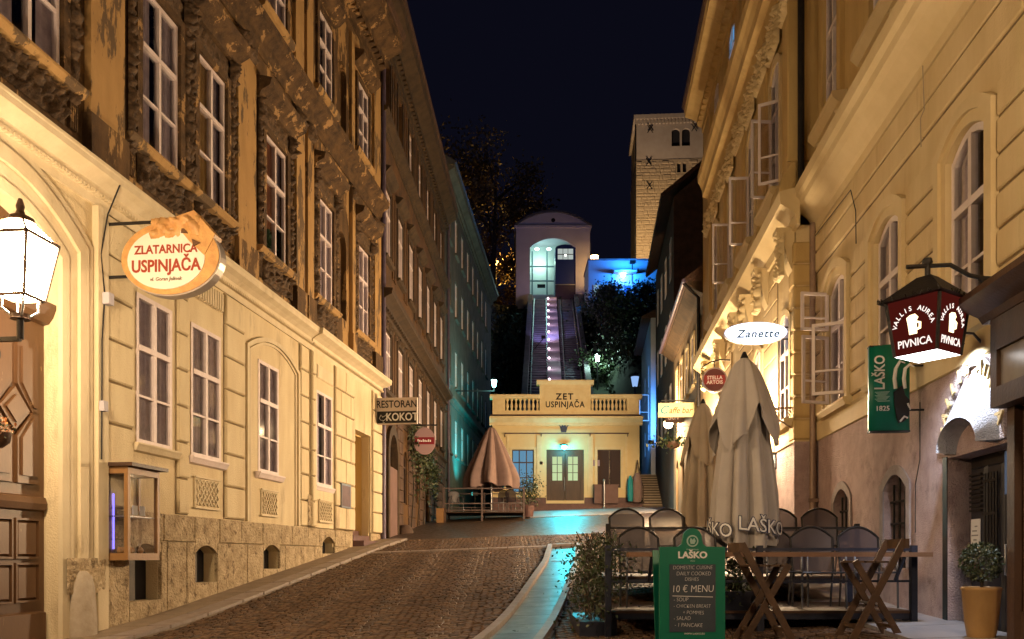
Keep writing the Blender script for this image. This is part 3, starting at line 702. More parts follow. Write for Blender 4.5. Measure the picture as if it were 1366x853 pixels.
for a in (11.62, 12.72, 14.5, 16.2, 19.85):
    MB().box(U(a)-.06, U(a)+.06, -.02, -.0, 5.4, 6.3).build('soot_streak', dark_m, L1) if False else None
cornice(L1, U(4), U(26.2), 10.15, 10.75, .34, decay_dark, 0, 'string_course')
cornice(L1, U(4), U(26.2), 14.5, 15.6, .75, decay_dark, .28, 'main_cornice')
MB().prof([(-.8,15.6),(-.85,15.75),(4.5,18.5),(9,15.75)], U(4), U(26.2)).build('roof', roof_m, L1)
# down pipe and cable
MB().tube([(U(26.28),-.12,15.2),(U(26.28),-.12,.35)], .075, 10).build('downpipe', pipe_pu, L1)
MB().tube([(U(12.1),-.3,5.2),(U(12.1),-.12,4.8),(U(11.98),-.09,4.2),(U(12.06),-.1,3.65),(U(11.98),-.11,3.0),(U(11.97),-.11,1.35)], .012, 6).build('cable', iron, L1)
MB().box(U(11.93), U(12.03), -.17, -.1, 2.02, 2.16).build('junction_box', white_pl, L1)
MB().box(U(12.0), U(12.12), -.2, -.1, 3.52, 3.68).build('junction_box', white_pl, L1)
# ================================================================== LEFT: brown house, then the teal-lit one
off = G(W2.X(35), 35)
L2 = mk_house('townhouse', 'long brown plastered house with rows of narrow windows next to the crumbling corner house', W2, 26.2, off)
U2 = W2.u; ze = 43.6
cz = [27.5+2.4*k for k in range(7)]
o1 = [dict(u0=U2(z)-.5, u1=U2(z)+.5, h0=5.35, h1=7.1) for z in cz]
o2 = [dict(u0=U2(z)-.5, u1=U2(z)+.5, h0=9.55, h1=11.6) for z in cz]
o3 = [dict(u0=U2(z)-.48, u1=U2(z)+.48, h0=14.15, h1=15.85) for z in cz]
g0 = [dict(u0=U2(31.2)-.45, u1=U2(31.2)+.45, h0=1.9, h1=3.5, rise=.3), dict(u0=U2(34)-.45, u1=U2(34)+.45, h0=2.1, h1=3.7, rise=.3), dict(u0=U2(37)-.6, u1=U2(37)+.6, h0=1.0, h1=3.7, rise=.4)]
ent = dict(u0=U2(28.2)-.85, u1=U2(28.2)+.85, h0=.2, h1=3.3, rise=.9, round=1)
mb = wall_mesh(MB(), U2(26.2), U2(ze), -.8, 16.9, o1+o2+o3+g0+[ent], 0, .16); shell(mb, U2(26.2), U2(ze), -.8, 16.9, 0, 9)
L2w = mb.build('wall', brownwall, L2)
for k, o in enumerate(o1): window(L2, o['u0'], o['u1'], o['h0'], o['h1'], .0, 0, winframe, pane_m, .36, 1, 2, 'net', .06)
for k, o in enumerate(o2): window(L2, o['u0'], o['u1'], o['h0'], o['h1'], .0, 0, winframe, pane_m, .36, 1, 2, 'net', .06)
for k, o in enumerate(o3):
    if k < 2: MB().box(o['u0'], o['u1'], .14, .16, o['h0'], o['h1']).build('blind_window', brownwall, L2)
    else: window(L2, o['u0'], o['u1'], o['h0'], o['h1'], .05, 0, winframe, pane_m, .36, 1, 2, 'net', .06)
for o in g0[:2]: window(L2, o['u0'], o['u1'], o['h0'], o['h1'], .08, o['rise'], darkframe, pane_m, .3, 1, 2, 'dark', .05)
MB().box(g0[2]['u0'], g0[2]['u1'], .14, .2, .8, 4.2).build('door', brownwood, L2)
for hset, lo in ((o1,'a'),(o2,'b'),(o3,'c')):
    for k, o in enumerate(hset):
        f = MB(); a, b, c, d = o['u0'], o['u1'], o['h0'], o['h1']
        f.box(a-.16,a-.02,-.06,0,c-.1,d+.1); f.box(b+.02,b+.16,-.06,0,c-.1,d+.1); f.box(a-.16,b+.16,-.062,0,d+.1,d+.22); f.build('window_surround', brown_trim, L2)
        MB().prof([(0,c-.22),(-.12,c-.2),(-.16,c-.1),(0,c-.08)], a-.22, b+.22).build('sill', brown_trim, L2)
        if lo == 'b': MB().prof([(0,d+.3),(-.12,d+.34),(-.28,d+.52),(0,d+.6)], a-.28, b+.28).build('hood', brown_trim, L2)
        for s in (a-.5, b+.5): MB().box(s-.12, s+.12, -.05, 0, c-.4, d+.3).build('pilaster', brownwall, L2)
cornice(L2, U2(26.2), U2(ze), 7.55, 8.2, .42, brown_trim, .3, 'string_course'); cornice(L2, U2(26.2), U2(ze), 13.3, 13.75, .28, brown_trim, 0, 'string_course')
cornice(L2, U2(26.2), U2(ze), 4.55, 4.85, .16, brown_trim, 0, 'string_course')
cornice(L2, U2(26.2), U2(ze)+.1, 16.3, 17.4, .62, brown_trim, .3, 'main_cornice')
for k in range(58): MB().relief(U2(26.4)+.3*k-.05, U2(26.4)+.3*k+.13, 7.2, 7.56, -.05, .16, .06, k*3.).build('bracket', brown_trim, L2) if k % 2 == 0 else None
MB().prof([(-.66,17.4),(-.7,17.5),(4.5,20.4),(9,17.5)], U2(26.2), U2(ze)).build('roof', roof_m, L2)
rb = []
for a, b in ((U2(29.3), U2(30.5)), (U2(31.8), U2(33.4)), (U2(34.6), U2(36.2)), (U2(37.8), U2(43.4))):
    blocks(L2w, a, b, [G(W2.X(32),32)-1.2+.42*k for k in range(13)], -.05, darkbrick, .03, 'stone_block', .8)
pe = MB(); band(pe, ent['u0']+.12, ent['u1']-.12, .2, 3.2, .78, .3, -.12, .1, True); pe.build('entrance_arch', brown_trim, L2)
MB().box(ent['u0'], ent['u1'], .14, .2, .1, 4.3).build('entrance_infill', pinkdoor, L2)
MB().box(ent['u0']+.1, ent['u1']-.1, -.1, .14, .1, 2.9).build('pink_stall', pinkdoor, L2)
m = MB(); m.lathe([(.3,.55),(.33,.7),(.28,.95),(.15,1.08),(.03,1.1)], (U2(29.5),-.25,0), 12); m.build('guard_stone', darkbrick, L2)
off = G(W3.X(50), 46)
L3 = mk_house('townhouse', 'tall plain grey house washed in teal light beside the yellow funicular station', W3, 43.6, off)
U3 = W3.u
cz = [45.2+2.5*k for k in range(8)]
o3 = [dict(u0=U3(z)-.5, u1=U3(z)+.5, h0=h, h1=h+2) for z in cz for h in (5.5, 9.3, 13.1, 16.6)]
mb = wall_mesh(MB(), U3(43.6), U3(66), 0, 19.6, o3, 0, .2); shell(mb, U3(43.6), U3(66), 0, 19.6, 0, 9); mb.build('wall', l3m, L3)
for o in o3:
    window(L3, o['u0'], o['u1'], o['h0'], o['h1'], .08, 0, winframe, pane_m, .36, 1, 2, 'net', .07, panes=o['h0'] < 9.5)
    MB().prof([(0,o['h0']-.15),(-.12,o['h0']-.12),(-.12,o['h0']-.03),(0,o['h0'])], o['u0']-.15, o['u1']+.15).build('sill', l3m, L3)
cornice(L3, U3(43.6), U3(66), 19.1, 19.9, .5, l3m, 0, 'main_cornice'); cornice(L3, U3(43.6), U3(66), 8.1, 8.5, .2, l3m, 0, 'string_course')
MB().prof([(-.55,19.9),(-.6,20.0),(4.5,23),(9,20)], U3(43.6), U3(66)).build('roof', sheet, L3)
MB().tube([(U3(44.1),-.12,19),(U3(44.1),-.12,2.2)], .07, 8).build('downpipe', pipe_pu, L3)
# ================================================================== RIGHT: yellow house with the pub
UR = WR.u
off = G(WR.X(11), 11)
R1 = mk_house('townhouse', 'yellow rusticated house with arched windows above the pink roughcast pub front', WR, 15.6, off)
aw = [(8.81,9.77),(11.28,12.26),(13.68,14.72),(5.9,6.9),(3.2,4.2)]
ops = [dict(u0=UR(b), u1=UR(a), h0=2.52, h1=4.45, rise=.17) for a, b in aw]
pops = [dict(u0=UR(12.0), u1=UR(11.12), h0=-.15, h1=.90, rise=.2), dict(u0=UR(14.45), u1=UR(13.62), h0=.25, h1=.9, rise=.2)]
pdoor = dict(u0=UR(9.85), u1=UR(8.35), h0=-1.3, h1=1.12)
cellw = wall_mesh(MB(), UR(15.6), UR(2.0), -2.0, 2.08, pops+[pdoor], 0, .3); shell(cellw, UR(15.6), UR(2), -2, 2.08, 0, 8)
pw = cellw.build('roughcast_wall', pink, R1)
mb = wall_mesh(MB(), UR(15.6), UR(2.0), 2.08, 6.0, ops, -.012, .2); shell(mb, UR(15.6), UR(2), 2.08, 6.0, 0, 8); yw = mb.build('ground_floor_wall', yellow, R1)
# banded rustication between the windows
hb = [2.5+.37*k for k in range(10)]
gaps = [(14.98,15.55),(12.5,13.42),(10.02,11.04),(7.15,8.55),(4.5,5.6)]
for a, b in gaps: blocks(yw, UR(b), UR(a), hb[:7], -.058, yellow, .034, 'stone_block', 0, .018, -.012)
for a, b in zip(hb[6:], hb[7:]):
    edges = sorted([15.55]+[z for z in (13.2, 10.5, 8.0, 5.5) ]+[2.05])
    for p, q in zip(edges, edges[1:]):
        if a < 4.85: continue
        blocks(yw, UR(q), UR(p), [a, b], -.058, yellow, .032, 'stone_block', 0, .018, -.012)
for o, (a, b) in zip(ops, aw):
    m = MB(); band(m, o['u0'], o['u1'], 2.45, 4.45, .17, .12, -.06, 0); band(m, o['u0']-.12, o['u1']+.12, 2.45, 4.52, .22, .13, -.10, 0)
    m.build('window_surround', trimy, R1)
    window(R1, o['u0'], o['u1'], 2.52, 4.45, .03, .17, winframe_r, pane_m, .38, 2, 2, 'part' if a < 10 else 'net', .075)
    MB().prof([(0,2.36),(-.12,2.38),(-.16,2.46),(-.16,2.5),(.06,2.515)], o['u0']-.28, o['u1']+.28).build('sill', trimy, R1)
MB().prof([(0,2.085),(-.03,2.09),(-.03,2.36),(-.045,2.4),(0,2.44)], UR(15.56), UR(2.0)).build('base_course', trimy, R1)
MB().prof([(0,5.83),(-.05,5.85),(-.06,5.98),(-.1,6.02),(-.16,6.1),(-.27,6.2),(-.36,6.24),(-.38,6.34),(-.44,6.4),(-.46,6.56),(0,6.64)], UR(15.6), UR(2)).build('cornice', trimy, R1)
# open casement at the third window
def casement(par, x, y, w_, h0, h1, ang, fm):
    o = MB(); t = .05
    o.box(0,w_,-.02,.02,h0,h0+t); o.box(0,w_,-.02,.02,h1-t,h1); o.box(0,t,-.021,.021,h0,h1); o.box(w_-t,w_,-.021,.021,h0,h1); o.box(t,w_-t,-.015,.015,(h0*2+h1)/3-.015,(h0*2+h1)/3+.015)
    off_ = OFF[par.name]; ob = o.build('open_casement', fm, par); ob.location = (x, y, 0); ob.rotation_euler.z = ang
    inst('pane', pane_mesh(pane_m), ob, (.03, 0, h0+.03), (0,0,0), (w_-.06, 1, h1-h0-.06)); return ob
casement(R1, UR(13.68), -.03, .52, 2.6, 3.75, math.radians(-112), winframe_r)
casement(R1, UR(14.72), -.03, .52, 2.6, 3.75, math.radians(-68), winframe_r)
casement(R1, UR(14.72), -.03, .5, 3.85, 4.5, math.radians(-75), winframe_r)
# grilled cellar windows
for o in pops:
    m = MB(); band(m, o['u0'], o['u1'], o['h0'], o['h1'], o['rise'], .13, -.02, 0); m.build('window_surround', pink_worn, R1)
    g = MB().box(o['u0'], o['u1'], .27, .3, o['h0'], o['h1']+.2).build('window_back', mat('grey_shutter', (.16,.17,.20)), R1)
    for k in range(4):
        x = o['u0']+(o['u1']-o['u0'])*(k+.5)/4; MB().tube([(x,.1,o['h0']),(x,.1,tops(o,x))], .016, 6).build('grille_bar', iron, g)
    for h in (.15,.45,.75):
        if h > o['h0']: MB().box(o['u0'], o['u1'], .085, .115, h-.015, h+.015).build('grille_bar', iron, g)
# upper storey
uw = [(14.06,14.9),(11.5,12.4),(9.0,9.9),(6.4,7.3)]
ops = [dict(u0=UR(b), u1=UR(a), h0=7.45, h1=9.75) for a, b in uw]
mb = wall_mesh(MB(), UR(15.6), UR(2.0), 6.6, 12.2, ops, 0, .2); shell(mb, UR(15.6), UR(2), 6.6, 12.2, 0, 8); mb.build('upper_wall', yellow2, R1)
for o in ops:
    window(R1, o['u0'], o['u1'], o['h0'], o['h1'], .0, 0, winframe_r, pane_m, .36, 2, 2, 'net', .06)
    m = MB(); a, b, c, d = o['u0'], o['u1'], o['h0'], o['h1']
    m.box(a-.2,a-.01,-.08,0,c,d+.2); m.box(b+.01,b+.2,-.08,0,c,d+.2); m.box(a-.2,b+.2,-.082,0,d+.01,d+.2); m.build('window_surround', yellow2, R1)
    MB().prof([(0,c-.22),(-.14,c-.2),(-.24,c-.1),(-.24,c-.02),(0,c)], a-.35, b+.35).build('sill', trimy, R1)
    for x in (a-.2, b+.2): MB().relief(x-.12, x+.12, c-.62, c-.2, -.04, .11, .03, x).build('bracket', trimy, R1)
cornice(R1, UR(15.6), UR(2), 11.7, 12.6, .6, trimy, .3, 'main_cornice')
MB().prof([(-.65,12.6),(-.7,12.7),(4,15.5),(8,12.7)], UR(15.6), UR(2)).build('roof', roof_m, R1)
# pub door and arched hood
pd = MB().box(UR(9.85), UR(8.35), .26, .3, -1.3, 1.12).build('pub_door', iron, R1)
for a, b in ((9.78,9.42),(9.38,9.02),(8.98,8.45)):
    MB().cham(UR(a), UR(b), -.9, 1.0, .27, .22, .03).build('door_leaf', mat('dark_blue_door', (.018,.02,.03), None, .4), pd)
for k in range(9): MB().box(UR(9.74), UR(9.46), .19, .225, .5+.05*k, .525+.05*k).build('louvre', iron, pd)
for k in range(5): MB().tube([(UR(9.3)+.11*k*.6,.17,.0),(UR(9.3)+.11*k*.6,.17,.9)], .012, 6).build('grille_bar', iron, pd)
for h in (.1,.45,.8): MB().box(UR(9.34), UR(9.04), .155, .185, h, h+.025).build('grille_bar', iron, pd)
nt_ = MB().box(UR(9.72), UR(9.5), .2, .212, .05, .42).build('notice', white_p, pd); MB().box(UR(9.68), UR(9.54), .2, .212, -.16, -.02).build('card', maroon, pd)
random.seed(3)
for k in range(6): MB().box(UR(9.70)+random.random()*.08, UR(9.58)+random.random()*.05, .197, .2, .08+.05*k, .095+.05*k).build('note_line', mat('grey_print', (.3,.3,.3)), pd)
MB().box(UR(9.97), UR(9.85), -.01, .3, -1.2, 1.14).build('door_jamb', iron, R1)
MB().tube([(UR(8.75),.2,-.2),(UR(8.75),.13,-.18),(UR(8.75),.13,.12),(UR(8.75),.2,.14)], .014, 8).build('door_handle', steel, pd)
MB().box(UR(8.6), UR(8.40), .05, .2, .62, 1.05).build('lit_transom', mat('blue_pane', (.1,.2,.5), None, .2), pd)
uc = UR(9.12); hood = MB(); n = 18; v = []
for i in range(n+1):
    t = math.pi*i/n; v += [(uc-.62*math.cos(t), -.02, 1.16+.80*math.sin(t)), (uc-.5*math.cos(t), -.22, 1.16+.22*math.sin(t)*1.4)]
hood.add(v, [(2*i,2*i+2,2*i+3,2*i+1) for i in range(n)], True)
v2 = []
for i in range(n+1):
    t = math.pi*i/n; v2 += [(uc-.5*math.cos(t), -.22, 1.16+.308*math.sin(t)), (uc-.5*math.cos(t), -.0, 1.14+.30*math.sin(t))]
hood.add(v2, [(2*i,2*i+2,2*i+3,2*i+1) for i in range(n)], True)
hood.build('arched_hood', mat('white_roughcast', (.55,.56,.60), (.45,.46,.50), .95, 8, 1., 60), R1)
m = MB(); band(m, uc-.64, uc+.64, 1.16, 1.2, .82, .1, -.05, 0, True); m.build('hood_moulding', pink_worn, R1)
arc_text('VALLIS AUREA', .2, mat('brass_letters', (.55,.42,.2), None, .4), R1, (uc, 1.22), .70, 168, 12, -.07, 1.12, 'letter', .012, .004)
MB().tube([(UR(15.5),-.09,6.0),(UR(15.5),-.09,-.2)], .06, 10).build('downpipe', pipe_br, R1)
MB().box(UR(15.5)-.07, UR(15.5)+.07, -.16, 0, .98, 1.05).build('pipe_clip', pipe_br, R1)
MB().tube([(UR(10.6),-.03,1.9),(UR(10.6),-.03,1.2),(UR(10.75),-.03,.9),(UR(10.75),-.03,.3)], .006, 5).build('cable', iron, R1)
# ================================================================== RIGHT: baroque house
U4 = WR2.u; zr = 28.7
off = G(WR2.X(20), 20)
R2 = mk_house('townhouse', 'ochre baroque house with pilasters and open casements projecting beyond the pub house', WR2, 15.6, off)
gz = [(15.95,16.85),(18.6,19.5),(21.6,22.5),(24.6,25.5)]
gops = [dict(u0=U4(b), u1=U4(a), h0=2.55, h1=4.4, rise=.17) for a, b in gz]
mb = wall_mesh(MB(), U4(zr), U4(15.6), -1.5, 2.08, [], 0, .2); mb.box(U4(15.6)-.01, U4(15.6), 0.001, 2, -1.5, 2.08); mb.build('roughcast_wall', pink, R2)
mb = wall_mesh(MB(), U4(zr), U4(15.6), 2.08, 6.0, gops, -.012, .2); shell(mb, U4(zr), U4(15.6), -1.5, 6, 0, 8); g4 = mb.build('ground_floor_wall', yellow, R2)
for o in gops:
    m = MB(); band(m, o['u0'], o['u1'], 2.5, 4.4, .17, .12, -.06, 0); m.build('window_surround', trimy, R2)
    window(R2, o['u0'], o['u1'], 2.55, 4.4, .0, .17, winframe_r, pane_m, .36, 2, 2, 'net', .06)
    MB().prof([(0,2.38),(-.12,2.4),(-.2,2.48),(-.2,2.53),(.05,2.54)], o['u0']-.25, o['u1']+.25).build('sill', trimy, R2)
hq = [2.1+.40*k for k in range(10)]
for a, b in zip(hq, hq[1:]):
    MB().cham(U4(16.0)+.01, U4(15.6)+.02, a+.014, b-.014, 0, -.05, .03).build('quoin', yellow2, R2)          # face towards the street
    q = MB().cham(-.03, .42, a+.014, b-.014, 0, -.05, .03).build('quoin', yellow2, R2)                          # return face towards the viewer
    q.location = (U4(15.6), -.02, 0); q.rotation_euler.z = math.pi/2
q = MB().box(-.02, .45, -.03, 0, -1.4, 2.08).build('corner_plinth', pink, R2); q.location = (U4(15.6), -.02, 0); q.rotation_euler.z = math.pi/2
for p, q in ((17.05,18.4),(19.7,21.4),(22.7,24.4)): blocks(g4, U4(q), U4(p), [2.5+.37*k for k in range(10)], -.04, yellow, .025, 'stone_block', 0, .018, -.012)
MB().prof([(0,5.9),(-.06,5.92),(-.08,6.1),(-.22,6.2),(-.34,6.28),(-.36,6.5),(0,6.58)], U4(zr), U4(15.6)+.3).build('cornice', trimy, R2)
MB().prof([(0,2.085),(-.03,2.09),(-.03,2.3),(0,2.34)], U4(zr), U4(15.6)).build('base_course', trimy, R2)
def console(par, z, h0, h1, w_=.34):
    m = MB(); x = U4(z)
    m.prof([(0,h0),(-.05,h0),(-.12,h0+.18),(-.2,h1-.28),(-.33,h1-.08),(-.33,h1),(0,h1)], x-w_/2, x+w_/2)
    o = m.build('console', trimy, par); MB().relief(x-w_/2-.04, x+w_/2+.04, h0-.1, h1-.1, -.2, .12, .028, z*3).build('carved_leaf', trimy, o)
for z in (15.85, 18.05, 19.85, 21.3, 23.9, 26.5): console(R2, z, 5.2, 6.0)
# piano nobile and the storey above
nob = [(16.75,17.6),(19.35,20.2),(22.2,23.05),(25.0,25.85)]
o5 = [dict(u0=U4(b), u1=U4(a), h0=7.15, h1=9.6, rise=.2) for a, b in nob]
o6 = [dict(u0=U4(b), u1=U4(a), h0=12.35, h1=13.75, rise=.12) for a, b in nob]
mb = wall_mesh(MB(), U4(zr), U4(15.6), 6.5, 14.8, o5+o6, 0, .2); shell(mb, U4(zr), U4(15.6), 6.5, 14.8, 0, 8); mb.build('upper_wall', yellow2, R2)
for k, o in enumerate(o5):
    window(R2, o['u0'], o['u1'], o['h0'], o['h1'], -.01, .2, winframe_r, pane_m, .36, 2, 2, 'net', .06)
    a, b = o['u0'], o['u1']; m = MB(); band(m, a, b, 7.1, 9.6, .2, .14, -.07, 0); m.build('window_surround', trimy, R2)
    MB().prof([(0,6.8),(-.18,6.84),(-.3,6.95),(-.3,7.06),(0,7.1)], a-.35, b+.35).build('sill', trimy, R2)
    MB().relief(a-.05, b+.05, 10.0, 10.75, -.06, .12, .03, k*7.).build('carved_cartouche', trimy, R2)
    for x in (a-.25, b+.25): MB().relief(x-.13, x+.13, 6.4, 6.85, -.08, .11, .03, x).build('bracket', trimy, R2)
bluelit = emis('lit_blue_window', (.10,.34,.66), 1.0)
for k, o in enumerate(o6): window(R2, o['u0'], o['u1'], o['h0'], o['h1'], -.01, .12, winframe_r, pane_m if k != 2 else bluelit, .36, 2, 2, 'net', .05 if k != 2 else .03)
for za, zb in ((15.62,16.45),(17.95,18.95),(20.6,21.7),(23.5,24.5),(26.4,27.3)):
    x0, x1 = U4(zb), U4(za)
    MB().cham(x0, x1, 7.15, 10.2, 0, -.07, .03).build('pilaster', yellow2, R2); MB().cham(x0+.12, x1-.12, 7.4, 9.9, -.065, -.09, .02).build('pilaster_panel', yellow2, R2)
    MB().prof([(0,6.58),(-.3,6.6),(-.26,6.85),(-.1,7.1),(0,7.15)], x0-.04, x1+.04).build('pilaster_base', yellow2, R2)
    MB().relief(x0-.05, x1+.05, 10.1, 10.75, -.07, .12, .03, za).build('capital', trimy, R2); MB().cham(x0, x1, 12.2, 13.6, 0, -.1, .03).build('pilaster', yellow2, R2)
# corner pilaster return towards the viewer
q = MB().cham(-.16, .5, 7.15, 10.2, 0, -.05, .02).build('corner_pilaster', yellow2, R2); q.location = (U4(15.6), 0, 0); q.rotation_euler.z = math.pi/2
MB().prof([(0,10.8),(-.1,10.82),(-.14,11.05),(-.28,11.1),(-.3,11.3),(-.36,11.45),(-.42,11.55),(-.44,11.75),(0,11.85)], U4(26.6), U4(15.6)+.3).build('string_course', yellow2, R2)
cornice(R2, U4(zr), U4(15.6), 14.1, 14.9, .62, yellow2, .34, 'main_cornice')
MB().prof([(-.66,14.9),(-.7,15.0),(4,18.1),(8,15.0)], U4(zr), U4(15.6)).build('roof', roof_m, R2)
casement(R2, U4(16.75), -.02, .44, 7.3, 8.9, math.radians(-115), winframe_r); casement(R2, U4(17.6), -.02, .44, 7.3, 8.9, math.radians(-80), winframe_r)
casement(R2, U4(20.2), -.02, .46, 7.3, 8.9, math.radians(-88), winframe_r); casement(R2, U4(23.05), -.02, .46, 7.3, 8.9, math.radians(-85), winframe_r)
MB().tube([(U4(15.6)+.12,.06,13.5),(U4(15.6)+.12,.06,6.7)], .06, 10).build('downpipe', iron, R2)
br = MB()                                       # wrought bracket on the corner
zb = 15.75; x = U4(zb)
br.bar((x,-.02,2.72),(x,-.62,2.72),.03); br.bar((x,-.02,2.34),(x,-.03,2.72),.03)
def scroll(mb, c, r, a0, a1, ux, t=.011, n=14, shrink=.55):
    pts = []
    for i in range(n+1):
        a = math.radians(a0+(a1-a0)*i/n); rr = r*(1-shrink*i/n); pts.append((ux, c[0]+rr*math.cos(a), c[1]+rr*math.sin(a)))
    mb.tube(pts, t, 5)
for c, r in (((-.14,2.6),.1),((-.33,2.62),.085),((-.5,2.65),.06),((-.1,2.44),.07)):
    scroll(br, c, r, 0, 420, x)
br.tube([(x,-.03,2.34),(x,-.2,2.46),(x,-.4,2.56),(x,-.6,2.7)], .013, 6)
br.build('wrought_bracket', mat('rust_iron', (.25,.16,.11), None, .6), R2)
# ================================================================== RIGHT: low house, dark gabled house, blue-lit house
off = G(WR2.X(34), 34); WR3 = Wall(790, 4243, 1, 28.7); U5 = WR3.u
R3 = mk_house('townhouse', 'low brownish house with deep eaves and lamp-lit shop fronts beyond the baroque house', WR3, 28.7, off)
cz = [29.6+1.9*k for k in range(5)]
ops = [dict(u0=U5(z)-.4, u1=U5(z)+.4, h0=6.2, h1=8.0) for z in cz]+[dict(u0=U5(z)-.45, u1=U5(z)+.45, h0=1.0, h1=3.9, rise=.3) for z in (30.2,32.6,35,37.4)]
mb = wall_mesh(MB(), U5(39), U5(28.7), -.5, 9.2, ops, 0, .2); shell(mb, U5(39), U5(28.7), -.5, 9.2, 0, 8); mb.build('wall', mat('tan_plaster', (.42,.30,.18), (.34,.24,.14), .9, 1.5, .2, 12), R3)
for o in ops:
    if o['h0'] > 5:
        window(R3, o['u0'], o['u1'], o['h0'], o['h1'], .0, 0, winframe_r, pane_m, .36, 1, 2, 'net', .06)
        f = MB(); a, b, c, d = o['u0'], o['u1'], o['h0'], o['h1']
        f.box(a-.14,a-.01,-.05,0,c,d+.14); f.box(b+.01,b+.14,-.05,0,c,d+.14); f.box(a-.14,b+.14,-.052,0,d+.01,d+.14); f.box(a-.2,b+.2,-.12,0,c-.12,c-.01); f.build('window_surround', trimy, R3)
    else: window(R3, o['u0'], o['u1'], o['h0'], o['h1'], .1, o['rise'], darkframe, pane_m, .3, 1, 2, 'dark', .06)
MB().prof([(-.55,9.2),(-.6,9.32),(4,12.6),(8,9.3)], U5(39)-.05, U5(28.75)).build('roof', roof_m, R3)
MB().prof([(0,8.8),(-.12,8.85),(-.5,9.15),(-.5,9.2),(0,9.2)], U5(39), U5(28.75)).build('eaves', brown_trim, R3)
MB().tube([(U5(39),-.62,9.25),(U5(28.8),-.62,9.25)], .07, 8).build('gutter', pipe_pu, R3); MB().tube([(U5(28.95),-.6,9.2),(U5(28.95),-.12,8.7),(U5(28.95),-.1,1.2)], .06, 8).build('downpipe', iron, R3)
WR4 = Wall(790, 4243, 1, 39); U6 = WR4.u
R4 = mk_house('townhouse', 'tall dark house with bare gable wall rising over the low shop house', WR4, 39, 1.9)
ops = [dict(u0=U6(z)-.45, u1=U6(z)+.45, h0=h, h1=h+1.9) for z in (40.6,43.2,45.8,48.4) for h in (6.2,9.6,13)]
mb = wall_mesh(MB(), U6(50), U6(39), -.5, 16.3, ops, 0, .2); shell(mb, U6(50), U6(39), -.5, 16.3, 0, 9)
mb.add([(U6(39),0,16.3),(U6(39),9,16.3),(U6(39),4.5,20.0)], [(0,1,2)]); mb.build('wall', darkbrick, R4)
for o in ops: window(R4, o['u0'], o['u1'], o['h0'], o['h1'], .0, 0, winframe_r, pane_m, .36, 1, 2, 'net', .06)
MB().prof([(-.55,16.2),(-.6,16.35),(4.5,20.35),(9.5,16.3),(9.3,16.2),(4.5,20.05)], U6(50), U6(39)+.25).build('roof', roof_m, R4)
WR5 = Wall(790, 4243, 1, 50.5); U7 = WR5.u
R5 = mk_house('townhouse', 'narrow house washed in blue light at the foot of the hill steps', WR5, 50.5, 2.3)
ops = [dict(u0=U7(z)-.4, u1=U7(z)+.4, h0=h, h1=h+1.6) for z in (52.5,56) for h in (6.5,10)]
mb = wall_mesh(MB(), U7(60), U7(50.5), 0, 14, ops, -.25, .2); shell(mb, U7(60), U7(50.5), 0, 14, -.25, 8); mb.build('wall', bluewall, R5)
for o in ops:
    window(R5, o['u0'], o['u1'], o['h0'], o['h1'], -.2, 0, winframe_r, pane_m, .36, 1, 2, 'net', .06)
casement(R5, U7(52.5)+.4, -.27, .6, 8.2, 9.8, math.radians(-75), winframe_r)
MB().prof([(-.75,14),(-.8,14.1),(4,16.5),(8,14.1)], U7(60), U7(50.5)).build('roof', roof_m, R5)
# ================================================================== shop front at the pub's near side
SF = Wall(790, 0, 1, 8.0, a=3.88); US = SF.u; off = G(SF.X(7), 7)
R0 = thing('shop_front', 'dark brown timber shop front with overhanging cornice next to the pub door', 'shop front', (SF.org.x, SF.org.y, off), SF.rz, None, off)
MB().box(US(8.0), US(7.86), -.03, .17, -1.4, 1.5).build('post', brownwood, R0); MB().box(US(6.2), US(6.05), -.03, .17, -1.4, 1.5).build('post', brownwood, R0)
MB().box(US(7.86), US(6.2), .02, .17, -1.4, -.5).build('stall_riser', brownwood, R0)
MB().box(US(7.83), US(7.75), .03, .15, -.5, 1.5).build('mullion', brownwood, R0)
inst('pane', pane_mesh(pane_m), R0, (US(7.75), .08, -.5), (0,0,0), (1.5, 1, 2.0)); MB().box(US(7.86), US(6.2), .165, .17, -.5, 1.5).build('dark_lining', dark_m, R0)
m = MB(); m.box(US(8.0)-.02, US(5.0), -.17, .17, 1.38, 1.56); m.box(US(8.0)-.02, US(5.0), -.17, .17, 1.90, 2.0); m.box(US(8.0)-.02, US(7.9), -.168, .17, 1.56, 1.90); m.box(US(8.0)-.02, US(5.0), -.1685, .17, 2.0, 2.2); m.box(US(7.9),US(5),-.1,.17,1.56,1.90); m.build('fascia', brownwood, R0)
MB().box(US(7.9), US(5.0), -.13, -.1, 1.56, 1.90).build('fascia_panel', mat('dull_glass', (.16,.13,.10), (.22,.18,.13), .25, 3), R0)
MB().prof([(.17,2.2),(-.18,2.2),(-.22,2.26),(-.34,2.32),(-.42,2.37),(-.42,2.43),(.17,2.48)], US(8.0)-.16, US(5.0)).build('cornice', brownwood, R0)
